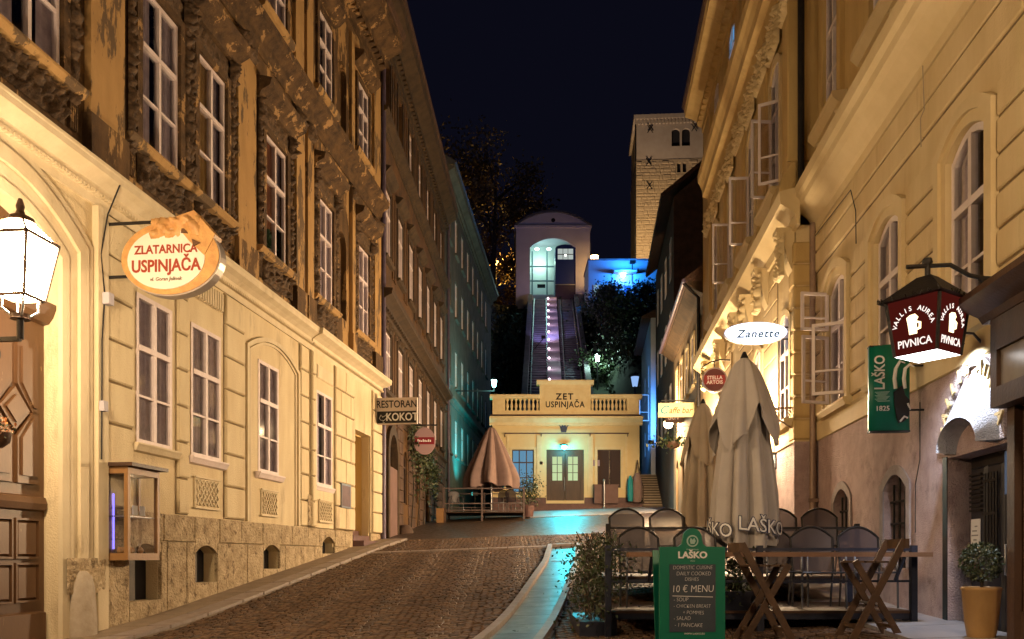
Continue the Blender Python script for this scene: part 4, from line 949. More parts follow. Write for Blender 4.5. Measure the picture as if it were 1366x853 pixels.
# ================================================================== lower funicular station
S = 25.0; ZS = 46.0; sx = lambda px: (px-755)/S; sh = lambda py: (HZ-py)/S
gs = G(2.9, ZS)
ST = thing('funicular_station', 'small cream funicular station with balustrade parapet and teal lamp above the door', 'station', ((755-CX)/F*ZS, ZS, gs), 0, None, gs)
sops = [dict(u0=sx(729), u1=sx(779), h0=sh(668), h1=sh(600)), dict(u0=sx(683), u1=sx(712), h0=sh(657), h1=sh(600)), dict(u0=sx(797), u1=sx(828), h0=sh(651), h1=sh(600))]
mb = wall_mesh(MB(), sx(657), sx(853), gs-.5, 7.2, sops, 0, .2); shell(mb, sx(657), sx(853), gs-.5, 7.2, 0, 9); stw = mb.build('wall', station_m, ST)
MB().prof([(0,7.0),(-.06,7.02),(-.08,7.15),(-.22,7.28),(-.3,7.36),(-.3,7.46),(0,7.52)], sx(653)-.0, sx(857)).build('cornice', station_trim, ST)
MB().box(sx(655), sx(855), -.22, .2, 7.52, 7.56).build('lead_flashing', maroon, ST)
m = MB().box(sx(657), sx(853), -.02, .35, 7.56, 7.80).build('parapet_base', station_trim, ST)
for a, b in ((657,674),(836,853)):
    p = MB().box(sx(a), sx(b), -.03, .36, 7.80, 8.44).build('parapet_pier', station_trim, ST); MB().cham(sx(a+3), sx(b-3), 7.9, 8.36, -.03, -.045, .02).build('panel', station_trim, p)
MB().box(sx(720), sx(788), -.05, .4, 7.56, 9.18).build('name_block', station_trim, ST)
MB().cham(sx(726), sx(782), 7.75, 8.95, -.05, -.065, .02).build('name_panel', station_trim, ST)
MB().prof([(.45,9.18),(-.06,9.18),(-.16,9.3),(-.2,9.33),(-.2,9.40),(.5,9.42)], sx(716), sx(792)).build('name_block_cap', station_trim, ST)
for a, b in ((653.5,720),(788,856.5)): MB().prof([(.42,8.44),(-.04,8.44),(-.12,8.54),(-.15,8.56),(-.15,8.64),(.45,8.66)], sx(a), sx(b)).build('parapet_rail', station_trim, ST)
bal = MB().lathe([(.075,0),(.075,.06),(.05,.09),(.055,.14),(.085,.24),(.075,.34),(.04,.46),(.045,.52),(.07,.55),(.07,.64)], (0,0,0), 10)
bm = bpy.data.meshes.new('baluster'); bm.from_pydata(bal.v, [], bal.f); bm.materials.append(station_trim); bm.polygons.foreach_set('use_smooth', bal.sm)
for a, b, n in ((674,720,8),(788,836,9)):
    for k in range(n): inst('baluster', bm, ST, (sx(a)+(sx(b)-sx(a))*(k+.5)/n, .15, 7.80))
dk = mat('dark_letters', (.02,.012,.01), None, .6)
text('ZET', .46, dk, ST, (sx(753), -.075, sh(530)), 'lettering', ext=.01, bold=.012, space=1.25); text('USPINJAČA', .44, dk, ST, (sx(753.5), -.075, sh(540.5)), 'lettering', ext=.01, bold=.01, sx=.86, space=1.12)
cr = MB()                                          # crowned crest over the door
cr.prism([(-.2,0),(-.13,-.28),(.13,-.28),(.2,0),(.28,.12),(.12,.02),(.08,.16),(0,.04),(-.08,.16),(-.12,.02),(-.28,.12)], -.05, 0)
cr.build('crest', mat('crest_blue', (.03,.05,.10), None, .5), ST).location = Vector((sx(752), 0, sh(570)))
# raised wall panels and pilaster strips
for a, b in ((664,668),(676,679),(716,723),(784,791),(834,837)): MB().box(sx(a), sx(b), -.05, 0, sh(661), sh(581)).build('pilaster_strip', station_trim, ST)
for a, b, t, bo in ((683,712,600,657),(797,828,600,651)):
    f = MB(); f.box(sx(a)-.14, sx(a)-.01, -.04, 0, sh(bo)-.1, sh(t)+.14); f.box(sx(b)+.01, sx(b)+.14, -.04, 0, sh(bo)-.1, sh(t)+.14); f.box(sx(a)-.14, sx(b)+.14, -.042, 0, sh(t)+.01, sh(t)+.14); f.build('window_surround', station_trim, ST)
    MB().box(sx(a)-.18, sx(b)+.18, -.1, .06, sh(bo)-.12, sh(bo)-.01).build('sill', station_trim, ST)
lit_s = emis('lit_blue_interior', (.22,.5,.75), .6); lit_g = emis('lit_green_glass', (.75,.95,.5), .75)
wl = window(ST, sx(683), sx(712), sh(657), sh(600), .1, 0, darkframe, pane_clear, .3, 2, 3, lit_s, .05)
wr = window(ST, sx(797), sx(828), sh(651), sh(600), .1, 0, darkframe, pane_m, 0, 4, 2, None, .06)
for k in range(2): MB().box(sx(797)+.06+k*.62, sx(797)+.60+k*.62, .05, .11, sh(651)+.05, sh(600)-.05).build('shutter', mat('dark_shutter', (.05,.028,.024)), wr)
dr = MB().box(sx(729), sx(779), .12, .18, sh(600)-.22, sh(600)).build('door_frame', brownwood, ST)
for s0, s1 in ((729,733.5),(774.5,779)): MB().box(sx(s0), sx(s1), .08, .18, sh(668), sh(600)-.22).build('door_post', brownwood, dr)
for s0, s1 in ((733.5,753.6),(754.4,774.5)):
    lf = MB().box(sx(s0), sx(s1), .14, .18, sh(668), sh(641)); w_ = sx(s1)-sx(s0)
    lf.box(sx(s0), sx(s0)+.14, .13, .18, sh(641), sh(600)-.22); lf.box(sx(s1)-.14, sx(s1), .13, .18, sh(641), sh(600)-.22)
    lf.box(sx(s0)+.14, sx(s1)-.14, .13, .18, sh(609), sh(600)-.22); lf.box(sx(s0)+w_/2-.02, sx(s0)+w_/2+.02, .132, .178, sh(641), sh(609))
    for h in (sh(630.5), sh(619.5)): lf.box(sx(s0)+.14, sx(s1)-.14, .131, .179, h-.015, h+.015)
    lo = lf.build('door_leaf', brownwood, ST)
    for k in range(7): MB().box(sx(s0)+.1+(w_-.2)*k/7, sx(s0)+.1+(w_-.2)*(k+1)/7-.012, .125, .14, sh(666), sh(644)).build('board', brownwood, lo)
    for i in range(2):
        for h0_, h1_ in ((sh(641),sh(630.5)),(sh(630.5),sh(619.5)),(sh(619.5),sh(609))):
            inst('pane', pane_mesh(lit_g), lo, (sx(s0)+.14+(w_-.28)/2*i, .16, h0_), (0,0,0), ((w_-.28)/2, 1, h1_-h0_))
MB().tube([(sx(753.2),.1,sh(655)),(sx(753.2),.06,sh(652)),(sx(753.2),.06,sh(640)),(sx(753.2),.1,sh(637))], .02, 6).build('door_handle', steel, ST)
MB().box(sx(791), sx(800), -.03, 0, sh(622), sh(614)).build('plaque', mat('pink_plaque', (.4,.28,.30)), ST); MB().box(sx(720), sx(724), -.05, 0, sh(620), sh(616)).build('bell_box', maroon, ST)
MB().tube([(sx(673),-.2,sh(579)),(sx(838),-.2,sh(579))], .035, 6).build('awning_rail', maroon, ST)
for p in (673.5, 722, 787, 837): MB().bar((sx(p),.0,sh(583)),(sx(p),-.2,sh(579)),.04).build('rail_bracket', maroon, ST)
for k in range(2): MB().box(sx(655)-.02, sx(868)+.0, -.35-.35*(1-k), .0, gs-.2, gs+.18+.19*k).build('step', maroon, ST)
MB().box(sx(657)-.015, sx(729)-.02, -.03, 0, gs+.3, sh(664)).build('plinth', maroon, ST); MB().box(sx(779)+.02, sx(853)+.015, -.03, 0, gs+.3, sh(664)).build('plinth', maroon, ST)
sl = thing('wall_lamp', 'bright teal-white wall lamp over the station door', 'lamp', (ST.location.x+sx(752), ZS, sh(598)))
m = MB(); m.bar((0,0,.12),(0,-.3,.12),.04); m.lathe([(.22,.10),(.20,.14),(.05,.2)], (0,-.32,0), 12); m.build('lamp_arm', iron, sl)
MB().lathe([(.03,-.12),(.13,-.08),(.17,.0),(.15,.08),(.05,.11)], (0,-.32,0), 14).build('globe', emis('teal_lamp', (.06,.8,1.0), 28), sl)
lamp('lamp_light', (0,-.7,-.1), 110, (.0,.62,.80), .15, sl)
spot('lamp_light', (sl.location.x, ZS-.6, sl.location.z-.15), (sl.location.x, ZS-6.5, gs), 1900, (.0,.56,.68), 100, .12, None, .8)
# side steps right of the station, with rails
SS = thing('stone_stairs', 'narrow stone steps climbing between the station and the lamp-lit shop house', 'stairs', (7.6, 45.4, G(7.6,45.4)))
for k in range(13):
    MB().box(-.7, .77, .36*k-.05, .36*k+.36, .165*(k+1)-.045, .165*(k+1)).build('tread', mat('pale_tread', (.42,.34,.25), (.34,.27,.19), .8, 4), SS)  # treads paler than risers: light contrast put into the colour
    MB().box(-.68, .75, .36*k, .36*k+.5, -.3, .165*(k+1)-.046).build('step', mat('step_stone', (.13,.10,.07), (.1,.075,.05), .8, 4, .3, 20), SS)
for s in (-.66, .74):
    m = MB(); m.tube([(s,.1,1.1),(s,4.6,3.15)], .03, 6)
    for k in range(4): m.tube([(s,.15+1.45*k,.1+.66*k),(s,.15+1.45*k,1.12+.66*k)], .025, 6)
    m.build('handrail', brownwood, SS)
# ================================================================== funicular track, upper station, car
S2 = F/112.0; dx = .035
def trk(z): return 33.5-.52*(112-z)
TR = thing('funicular_track', 'steep twin funicular track with lamp-lit stairway between the rails', 'railway track', (3.4, 58, trk(58)), 0, None, 0)
OFF[TR.name] = Vector((3.4, 58, trk(58)))
cl = lambda z: 3.66-dx*(112-z); cr_ = lambda z: 7.0-.042*(112-z); cs = lambda z: 5.15-.038*(112-z)
for c in (cl, cr_):
    for s in (-.76, .76): MB().bar((c(58)+s,58,trk(58)),(c(112)+s,112,trk(112)),.11,.16).build('rail', mat('rail_steel', (.42,.42,.46), None, .3, metal=.85), TR)
    bed = MB(); bed.add([(c(58)-1.15,58,trk(58)-.3),(c(58)+1.15,58,trk(58)-.3),(c(112)+1.15,112,trk(112)-.3),(c(112)-1.15,112,trk(112)-.3)], [(0,1,2,3)]); bed.build('track_bed', mat('track_bed', (.05,.045,.06), (.08,.07,.09), .8, 2, .5, 5), TR)
slm = MB().box(-1.05, 1.05, -.15, .15, -.12, .12); sl_me = bpy.data.meshes.new('sleeper'); sl_me.from_pydata(slm.v, [], slm.f); sl_me.materials.append(mat('sleeper', (.17,.16,.19), (.12,.11,.14), .7, 3))
for k in range(48):
    z = 75+k*.78
    for c in (cl, cr_): inst('sleeper', sl_me, TR, (c(z), z, trk(z)-.16), (math.atan(.52),0,0))
stp = mat('stair_concrete', (.5,.46,.5), (.42,.38,.42), .8, 2)
for k in range(76):
    z = 74.5+k*.5; MB().box(cs(z)-.62, cs(z)+.62, z, z+.52, trk(z)-.6, trk(z)+.26).build('step', stp, TR)
for c, s in ((cl,-1.25),(cr_,1.3)):
    m = MB(); a, b = (c(62)+s,62,trk(62)), (c(111.5)+s,111.5,trk(111.5)); m.add([(a[0]-.25,a[1],a[2]-1.5),(a[0]+.25,a[1],a[2]-1.5),(b[0]+.25,b[1],b[2]-1.5),(b[0]-.25,b[1],b[2]-1.5),(a[0]-.25,a[1],a[2]+.7),(a[0]+.25,a[1],a[2]+.7),(b[0]+.25,b[1],b[2]+.7),(b[0]-.25,b[1],b[2]+.7)], [(4,5,6,7),(0,1,5,4),(1,2,6,5),(2,3,7,6),(3,0,4,7)])
    m.build('side_wall', concrete, TR)
for k in range(11):
    z = 77.5+k*3.3; MB().lathe([(.03,0),(.10,.04),(.10,.12),(.02,.17)], (cs(z)-.48,z-.1,trk(z)+.3), 8).build('step_light', emis('step_light', (1,.72,.85), 14), TR)
    lamp('step_lamp', (cs(z)-.1,z-.55,trk(z)+.9), 26, (.95,.62,.85), .12, TR)
ux = lambda px: (px-738)/S2; uh = lambda py: (HZ-py)/S2
US_ = thing('upper_station', 'pale upper funicular station with vaulted gable and wide lit arch', 'station', ((738-CX)/S2, 112, 31.5), 0, None, 31.5)
arch = dict(u0=ux(707), u1=ux(768), h0=33.0, h1=uh(330), rise=uh(318)-uh(330))
mb = wall_mesh(MB(), ux(688.5), ux(787), 30.0, uh(303), [arch], 0, .5); shell(mb, ux(688.5), ux(787), 30, uh(303), 0, 14, False); mb.build('wall', white_pl, US_)
n = 20; pts = [(ux(686)+(ux(789)-ux(686))*i/n, uh(303)+(uh(283.5)-uh(303))*(1-(2*i/n-1)**2)) for i in range(n+1)]
MB().prism([(p[0],p[1]-.02) for p in pts], -.0, 14).build('gable', white_pl, US_)
rf = MB(); v = []
for x, z in pts: v += [(x,-.35,z),(x,14.2,z),(x,-.35,z+.22),(x,14.2,z+.22)]
rf.add(v, [(4*i+2,4*i+6,4*i+7,4*i+3) for i in range(n)]+[(4*i,4*i+4,4*i+6,4*i+2) for i in range(n)]+[(4*i+1,4*i,4*i+2,4*i+3) for i in (0,n)]+[(4*i,4*i+1,4*i+5,4*i+4) for i in range(n)])
rf.build('vault_roof', sheet, US_); MB().box(ux(686), ux(789), -.25, 0, uh(304.5), uh(301.5)).build('eaves_band', white_pl, US_)
MB().prism([(.28*math.cos(t*.5236), uh(294)+.28*math.sin(t*.5236)) for t in range(12)], -.02, .04).build('round_vent', dark_m, US_)
iw = mat('station_interior', (.7,.72,.7), None, .8); m = MB(); m.box(ux(690), ux(786), 7.0, 7.2, 33, 44); m.box(ux(690), ux(786), 4.4, 7.0, 32.6, 33.3); m.build('back_wall', iw, US_)
gf = MB()
for px in (711, 731.5, 748): gf.box(ux(px)-.1, ux(px)+.1, 4.2, 4.4, 33.3, uh(320))
for py in (341, 361): gf.box(ux(708), ux(766), 4.22, 4.38, uh(py)-.08, uh(py)+.08)
gf.build('glazed_screen', mat('screen_frame', (.25,.3,.3)), US_); MB().box(ux(718), ux(729), 4.15, 4.2, uh(371), uh(366)).build('display_board', dark_m, US_)
MB().box(ux(708), ux(741), 3.0, 4.4, 33.0, uh(384)).build('counter_wall', white_pl, US_)
for px in (717, 733): MB().lathe([(.1,0),(.3,.1),(.3,.2),(.1,.25)], (ux(px),2.2,uh(326)), 10).build('ceiling_light', emis('mint_light', (.55,1,.85), 10), US_)
lamp('station_light', (ux(724),1.8,uh(328)), 190, (.35,.95,.95), .3, US_); lamp('station_light', (ux(722),5.6,uh(330)), 230, (.6,1,.8), .3, US_)
FC = thing('funicular_car', 'blue funicular car waiting at the right of the upper station arch', 'tram', ((754.5-CX)/S2, 112, 33.4), 0, None, 33.4)
h0, h1 = 33.3, uh(325); n = 8; top = [(1.32*math.cos(math.pi*i/n), h1-.55+.55*math.sin(math.pi*i/n)) for i in range(n+1)]
MB().prism([(-1.32,h0),(1.32,h0)]+top, .35, 4.1).build('body', mat('car_blue', (.015,.03,.14), None, .35), FC)
MB().box(-1.33, 1.33, .30, .36, h0+.05, h0+2.1).build('lower_panel', mat('car_dark', (.03,.02,.045), None, .4), FC)
wf = MB().box(-1.0, 1.0, .31, .36, uh(345), uh(331)).build('windscreen', emis('car_window', (.75,.85,.8), .55), FC)
for px in (-.33,.33): MB().box(px-.03, px+.03, .29, .32, uh(345), uh(331)).build('bar', darkframe, wf)
MB().box(-1.0, 1.0, .288, .322, uh(339), uh(338)).build('bar', darkframe, wf)
MB().lathe([(.05,0),(.12,.06),(.12,.14),(.05,.2)], (0,.28,uh(341)), 8).build('headlight', emis('car_light', (1,.95,.8), 8), FC)
MB().box(-1.35, 1.35, .25, .36, h0+2.1, h0+2.2).build('bumper', steel, FC)
# ================================================================== on the hill: tower, blue-lit house
TW = thing('stone_tower', 'square rubble stone tower with corbelled top and paired arched windows', 'tower', (16.9+5.1, 120, 33), math.radians(-4), None, 33)
tw = 5.0; th = F/120
tops_ = [dict(u0=-.35, u1=.75, h0=(HZ-218)/th, h1=(HZ-200)/th, rise=.5, round=1), dict(u0=1.0, u1=2.1, h0=(HZ-218)/th, h1=(HZ-200)/th, rise=.5, round=1)]
for o in tops_:
    pass
zsplit = (HZ-235)/th
m = wall_mesh(MB(), -tw, tw, zsplit, (HZ-183)/th, tops_, -tw, .5); m.box(-tw, tw, -tw+.6, tw, zsplit, (HZ-183)/th); 
m.add([(-tw,-tw,zsplit),(-tw,tw,zsplit),(-tw,tw,(HZ-183)/th),(-tw,-tw,(HZ-183)/th)], [(0,1,2,3)]); m.build('upper_stage', tower_pl, TW)
sl_ = [dict(u0=.35, u1=.85, h0=(HZ-252)/th, h1=(HZ-239.5)/th), dict(u0=1.1, u1=1.6, h0=(HZ-252)/th, h1=(HZ-239.5)/th)]
m = wall_mesh(MB(), -tw-.08, tw+.08, 32.0, zsplit, sl_, -tw-.08, .5); m.box(-tw-.08, tw+.08, -tw+.5, tw+.08, 32, zsplit)
m.add([(-tw-.08,-tw-.08,32),(-tw-.08,tw,32),(-tw-.08,tw,zsplit),(-tw-.08,-tw-.08,zsplit)], [(0,1,2,3)]); twl = m.build('lower_stage', tower_m, TW)
for o in tops_+sl_: MB().box(o['u0']-.05, o['u1']+.05, -tw+.38, -tw+.42, o['h0']-.05, o['h1']+.6).build('dark_opening', dark_m, TW)
cz_ = (HZ-183)/th
for k in range(22): MB().box(-tw-.25+k*.46, -tw-.25+k*.46+.24, -tw-.3, -tw, cz_-.65, cz_).build('corbel', tower_pl, TW)
MB().box(-tw-.35, tw+.35, -tw-.35, tw+.35, cz_, cz_+.55).build('parapet', tower_pl, TW)
random.seed(11)
h = 39.5
while h < zsplit-.25:                               # coursed rubble, the face towards the street
    rh = min(random.uniform(.34,.72), zsplit-h); x0 = -tw-.05
    while x0 < tw-.1:
        x1 = min(x0+random.uniform(.4,1.25), tw+.07)
        if not any(o['u0']-.1 < x1 and x0 < o['u1']+.1 and o['h0']-.1 < h+rh and h < o['h1']+.1 for o in sl_):
            MB().cham(x0+.02, x1-.02, h+random.uniform(.01,.06), h+rh-random.uniform(.01,.06), -tw-.07, -tw-.11-random.random()*.12, .07).build('stone', tower_m, twl)
        x0 = x1
    h += rh
for px, py in ((-3.2,196),(2.6,196),(-3.4,238),(-3.3,268)):
    m = MB(); h = (HZ-py)/th; m.bar((px-.35,-tw-.22,h-.5),(px+.35,-tw-.22,h+.5),.09); m.bar((px+.35,-tw-.22,h-.5),(px-.35,-tw-.22,h+.5),.09); m.build('wall_tie', iron, TW)
MB().tube([(-tw-.15,-tw-.15,cz_-.6),(-tw-.15,-tw-.15,33)], .1, 6).build('downpipe', iron, TW)
BH = thing('terrace_house', 'flat-topped blue-lit house on the hill below the stone tower', 'house', ((830-CX)/F*104, 104, 28.4), 0, None, 28.4)
bs = F/104; bx = lambda px: (px-830)/bs; bh = lambda py: (HZ-py)/bs
bo = [dict(u0=bx(821), u1=bx(845), h0=bh(408), h1=bh(365))]
mb = wall_mesh(MB(), bx(785), bx(880), 27, bh(348), bo, 0, .4); shell(mb, bx(785), bx(880), 27, bh(348), 0, 6); mb.build('wall', bluewall, BH)
MB().box(bx(821), bx(845), .4, .5, bh(408), bh(365)).build('porch_back', white_pl, BH); MB().box(bx(818), bx(848), -1.0, .4, bh(366), bh(364)).build('canopy', white_pl, BH)
MB().box(bx(833), bx(842), .3, .4, bh(408), bh(380)).build('door', mat('blue_door', (.05,.12,.3)), BH); MB().box(bx(784), bx(881), -.2, 6.1, bh(348), bh(346)).build('roof_slab', concrete, BH)
for px in (797, 812): window(BH, bx(px)-.5, bx(px)+.5, bh(396), bh(380), -.05, 0, winframe, emis('lit_window_cool', (.5,.8,.9), .6), .3, 1, 2, None, .07)
lamp('porch_light', (bx(833),-1.6,bh(368)), 1500, (.02,.26,1.0), .2, BH); MB().lathe([(.1,0),(.25,.08),(.25,.16),(.1,.2)], (bx(831),-.2,bh(370)), 10).build('porch_lamp', emis('porch_bulb', (.6,.85,1), 30), BH)
# ================================================================== wall lanterns (one by the carriage door, the others unseen and added)
lant_e = emis('lantern_glass', (1.0,.71,.42), 175)
def lantern(label, loc, rz, arm, group, em=lant_e):
    t = thing('wall_lantern', label, 'lantern', loc, rz, group); c = arm
    m = MB(); m.bar((0,0,-.42),(c,0,-.42),.045); m.tube([(c,0,-.42),(c+.0,0,-.36),(c,0,-.2)], .035, 8); m.box(-.0,.03,-.07,.07,-.75,-.25); m.build('arm', iron, t)
    m = MB(); pts = []
    for i in range(19):
        a = math.radians(90-i*25); r = .13*(1-.6*i/18); pts.append((c-.35+r*math.cos(a), 0, -.58+r*math.sin(a)))
    m.tube(pts, .016, 6); m.tube([(0,0,-.72),(c*.4,0,-.62),(c*.7,0,-.46)], .018, 6); m.build('scroll', iron, t)
    b0, b1, zt = .155, .245, .58
    for k in range(4):                                     # glass panes, roof panes
        a = k*math.pi/2; co, si = math.cos(a), math.sin(a); R = lambda x, y, z: (c+x*co-y*si, x*si+y*co, z)
        MB().add([R(-b0,-b0,0),R(b0,-b0,0),R(b1,-b1,zt),R(-b1,-b1,zt)], [(0,1,2,3)]).build('pane', em, t)
        MB().add([R(-b1,-b1,zt+.03),R(b1,-b1,zt+.03),R(.1,-.1,zt+.2),R(-.1,-.1,zt+.2)], [(0,1,2,3)]).build('roof_pane', em, t)
        m = MB(); m.bar(R(-b0-.005,-b0-.005,0),R(-b1-.005,-b1-.005,zt),.022); m.bar(R(-b1-.01,-b1-.01,zt+.015),R(b1+.01,-b1-.01,zt+.015),.03,.035); m.bar(R(-b1,-b1,zt+.03),R(-.1,-.1,zt+.2),.022); m.bar(R(-b0,-b0,0),R(b0,-b0,0),.026)
        m.build('frame_bar', brownwood, t)
        MB().tube([R(-b0*.85,-b0*.85,.01),R(-.115,-.115,-.05),R(-.12,-.12,-.12),R(-.05,-.05,-.2)], .013, 6).build('basket_rib', steel, t)
    m = MB(); m.lathe([(.15,zt+.19),(.13,zt+.24),(.05,zt+.28),(.035,zt+.32),(.045,zt+.36),(.02,zt+.44)], (c,0,0), 10); m.build('cap', brownwood, t)
    MB().lathe([(.10,-.22),(.09,-.2),(.1,-.17)], (c,0,0), 10).build('basket_ring', brownwood, t)
    return t
pl = W1.pt(9.1, 0, 2.66)
lantern('glowing four-sided iron wall lantern hanging before the carriage door', W1.pt(9.0,0,2.66), math.atan2(-W1.b,1), 1.12, None)
lantern('added unseen wall lantern with short arm behind the big grey parasol', WR2.pt(17.3,0,2.5), math.pi-math.atan(WR2.b), .6, 'added lanterns behind the parasols', emis('added_lantern_b', (1.0,.71,.43), 230))  # added out of sight to light the far left wall
lantern('added unseen wall lantern with short arm behind the warm cream parasol', WR2.pt(26.0,0,2.75), math.pi-math.atan(WR2.b), .32, 'added lanterns behind the parasols', emis('added_lantern_e', (1.0,.69,.40), 1500))  # unseen lamp added to light the station front and street
lantern('added out-of-frame wall lantern on the shop front side', WR.pt(2.6,0,3.0), math.pi-math.atan(WR.b), 1.0, 'added lanterns out of frame', emis('added_lantern_c', (1.0,.68,.40), 190))  # added beyond the frame to light the left facades
lantern('added out-of-frame wall lantern on the decayed house', W1.pt(2.2,0,3.0), math.atan2(-W1.b,1), 1.0, 'added lanterns out of frame', emis('added_lantern_d', (1.0,.69,.43), 215))  # added beyond the frame to light the right facades
# ================================================================== hanging signs on the left
p = W1.pt(12.2, 0, 4.17); rz = math.atan2(-W1.b, 1)
ZG = thing('hanging_sign', 'oval white jeweller sign with gilt scroll frame on the crumbling house', 'sign', p, rz)
m = MB(); m.bar((0,0,.53),(1.02,0,.53),.035); m.build('upper_arm', iron, ZG); m = MB(); m.bar((0,0,-.22),(.4,0,-.22),.035); m.build('lower_arm', iron, ZG)
m = MB(); m.tube([(.8,0,.53),(.8,0,.44)], .008, 6); m.build('hanger', iron, ZG)
def ell(cx, cz, a, b, n=40): return [(cx+a*math.cos(2*math.pi*i/n), cz+b*math.sin(2*math.pi*i/n)) for i in range(n)]
MB().prism(ell(1.04,-.02,.73,.52), -.07, .1).build('rim', mat('pewter', (.45,.40,.36), None, .4, metal=.5), ZG)
MB().prism(ell(1.03,-.01,.72,.51), -.085, -.065).build('gilt_frame', gold, ZG)
MB().prism(ell(.98,-.03,.57,.42), -.10, -.08).build('face', mat('sign_cream', (.80,.74,.64), None, .5), ZG)
rr = mat('sign_rust_red', (.30,.045,.02), None, .6)
text('ZLATARNICA', .165, rr, ZG, (.98,-.105,.1), bold=.004, sx=.92); text('USPINJAČA', .235, rr, ZG, (.98,-.105,-.13), bold=.006, sx=.86); text('vl. Goran Jelinek', .07, mat('sign_grey', (.25,.2,.15)), ZG, (.98,-.105,-.31), bold=.001, shear=.2)
MB().relief(.75, 1.5, .25, .55, -.075, .16, .04, 5.).build('gilt_scroll', gold, ZG)
m = MB(); m.add([(1.18,-.12,.52),(1.52,-.12,.62),(1.82,-.10,.28),(1.66,-.10,.0),(1.45,-.12,.2),(1.18,.12,.52),(1.52,.14,.62),(1.82,.12,.28),(1.66,.12,.0),(1.45,.12,.2)], [(0,1,2,3,4),(9,8,7,6,5)]+[(i,i+5,(i+1)%5+5,(i+1)%5) for i in range(5)])
m.build('gilt_gem', gold, ZG).location.x = -.12
m = MB(); m.prism([(1.42,.5),(1.42,.5),(1.55,.3)], -.13, -.12); m.prism([(1.50,.22),(1.62,.16),(1.52,.12)], -.14, -.12); m.prism([(1.36,.4),(1.44,.3),(1.34,.31)], -.14, -.12); m.build('gem_cutout', mat('dark_gilt', (.12,.06,.03)), ZG).location.x = -.12
p = W1.pt(25.6, 0, 4.3)
KS = thing('hanging_sign', 'black and white rectangular restaurant sign with a rooster drawing', 'sign', p, rz)
MB().box(0,.12,-.02,.02,.25,.29).build('arm', iron, KS); MB().box(0,.12,-.02,.02,-.29,-.25).build('arm', iron, KS)
MB().box(.1,1.34,-.05,.05,-.38,.40).build('board', mat('sign_white', (.62,.53,.46), None, .6), KS); MB().box(.13,1.31,-.056,-.05,-.35,0).build('black_panel', black_p, KS)
text('RESTORAN', .3, black_p, KS, (.72,-.056,.2), sx=.82, bold=.004); text('KOKOT', .32, white_p, KS, (.88,-.06,-.18), sx=.85, bold=.006)
m = MB(); m.tube([(.2,-.062,-.2),(.25,-.062,-.1),(.3,-.062,-.17),(.38,-.062,-.13),(.44,-.062,-.05),(.42,-.062,-.2),(.34,-.062,-.27),(.24,-.062,-.26),(.2,-.062,-.2)], .008, 4); m.tube([(.32,-.062,-.27),(.31,-.062,-.33),(.36,-.062,-.33)], .007, 4); m.build('rooster_drawing', white_p, KS)
p = W2.pt(31.8, 0, 4.7)
OS = thing('hanging_sign', 'small pink oval sign with a dark red band below an iron arm', 'sign', p, math.atan2(-W2.b,1))
MB().bar((0,0,.15),(1.1,0,.15),.05).build('arm', iron, OS); MB().bar((.62,0,.15),(.62,0,.02),.02).build('hanger', iron, OS)
MB().prism(ell(.62,-.44,.40,.5), -.05, .05).build('board', mat('sign_pink', (.34,.22,.23), None, .6), OS); MB().box(.26,.98,-.06,-.05,-.56,-.3).build('band', mat('sign_red', (.20,.01,.02)), OS)
for k in range(8): MB().box(.36+.065*k, .36+.065*k+.045, -.066, -.06, -.47, -.38-.02*(k % 3)).build('letter_mark', white_p, OS)
# ================================================================== display cabinet
CB = thing('display_cabinet', 'wooden glazed wall showcase with violet glow beside the carriage door', 'cabinet', W1.pt(12.2,0,-.05), W1.rz)
d, l, hh = .36, .84, 1.33; y0, y1 = -d, -.0
m = MB(); m.box(0,l,y0,y1,0,.10); m.build('base_board', cabinet_m, CB); MB().box(-.06,l+.08,y0-.1,y1,hh,hh+.05).build('top_board', brownwood, CB); MB().box(0,l,y0,y1,hh-.1,hh).build('head', cabinet_m, CB)
for x, y in ((0,y0),(l-.055,y0),(0,y1-.06),(l-.055,y1-.06)): MB().box(x,x+.06,y,y+.06,.1,hh-.1).build('post', cabinet_m, CB)
MB().box(.05,l-.05,-.03,-.004,.1,hh-.1).build('back_board', mat('cabinet_lining', (.35,.28,.2)), CB)
inst('pane', pane_mesh(pane_clear), CB, (.05,y0+.02,.1), (0,0,0), (l-.1,1,hh-.2))
o = inst('pane', pane_mesh(pane_clear), CB, (.015,y1-.05,.1), (0,0,-math.pi/2), (d-.1,1,hh-.2)); o = inst('pane', pane_mesh(pane_clear), CB, (l-.015,y1-.05,.1), (0,0,-math.pi/2), (d-.1,1,hh-.2))
MB().box(.04,l-.04,y0+.05,y1-.04,.62,.635).build('shelf', steel, CB)
m = MB(); m.tube([(.1,y1-.08,.16),(.1,y1-.08,.95)], .014, 6); m.build('violet_tube', emis('violet_tube', (.25,.2,1.0), 2.2), CB)
random.seed(5)
for k in range(9): MB().lathe([(.02,0),(.045,.03),(.03,.07),(.01,.09)], (.12+.075*k, y0+.14+random.random()*.1, .1), 8).build('trinket', gold, CB)
for k in range(3): MB().box(.2+.2*k,.32+.2*k,-.2,-.18,.66,.8).build('photo_card', white_p, CB)
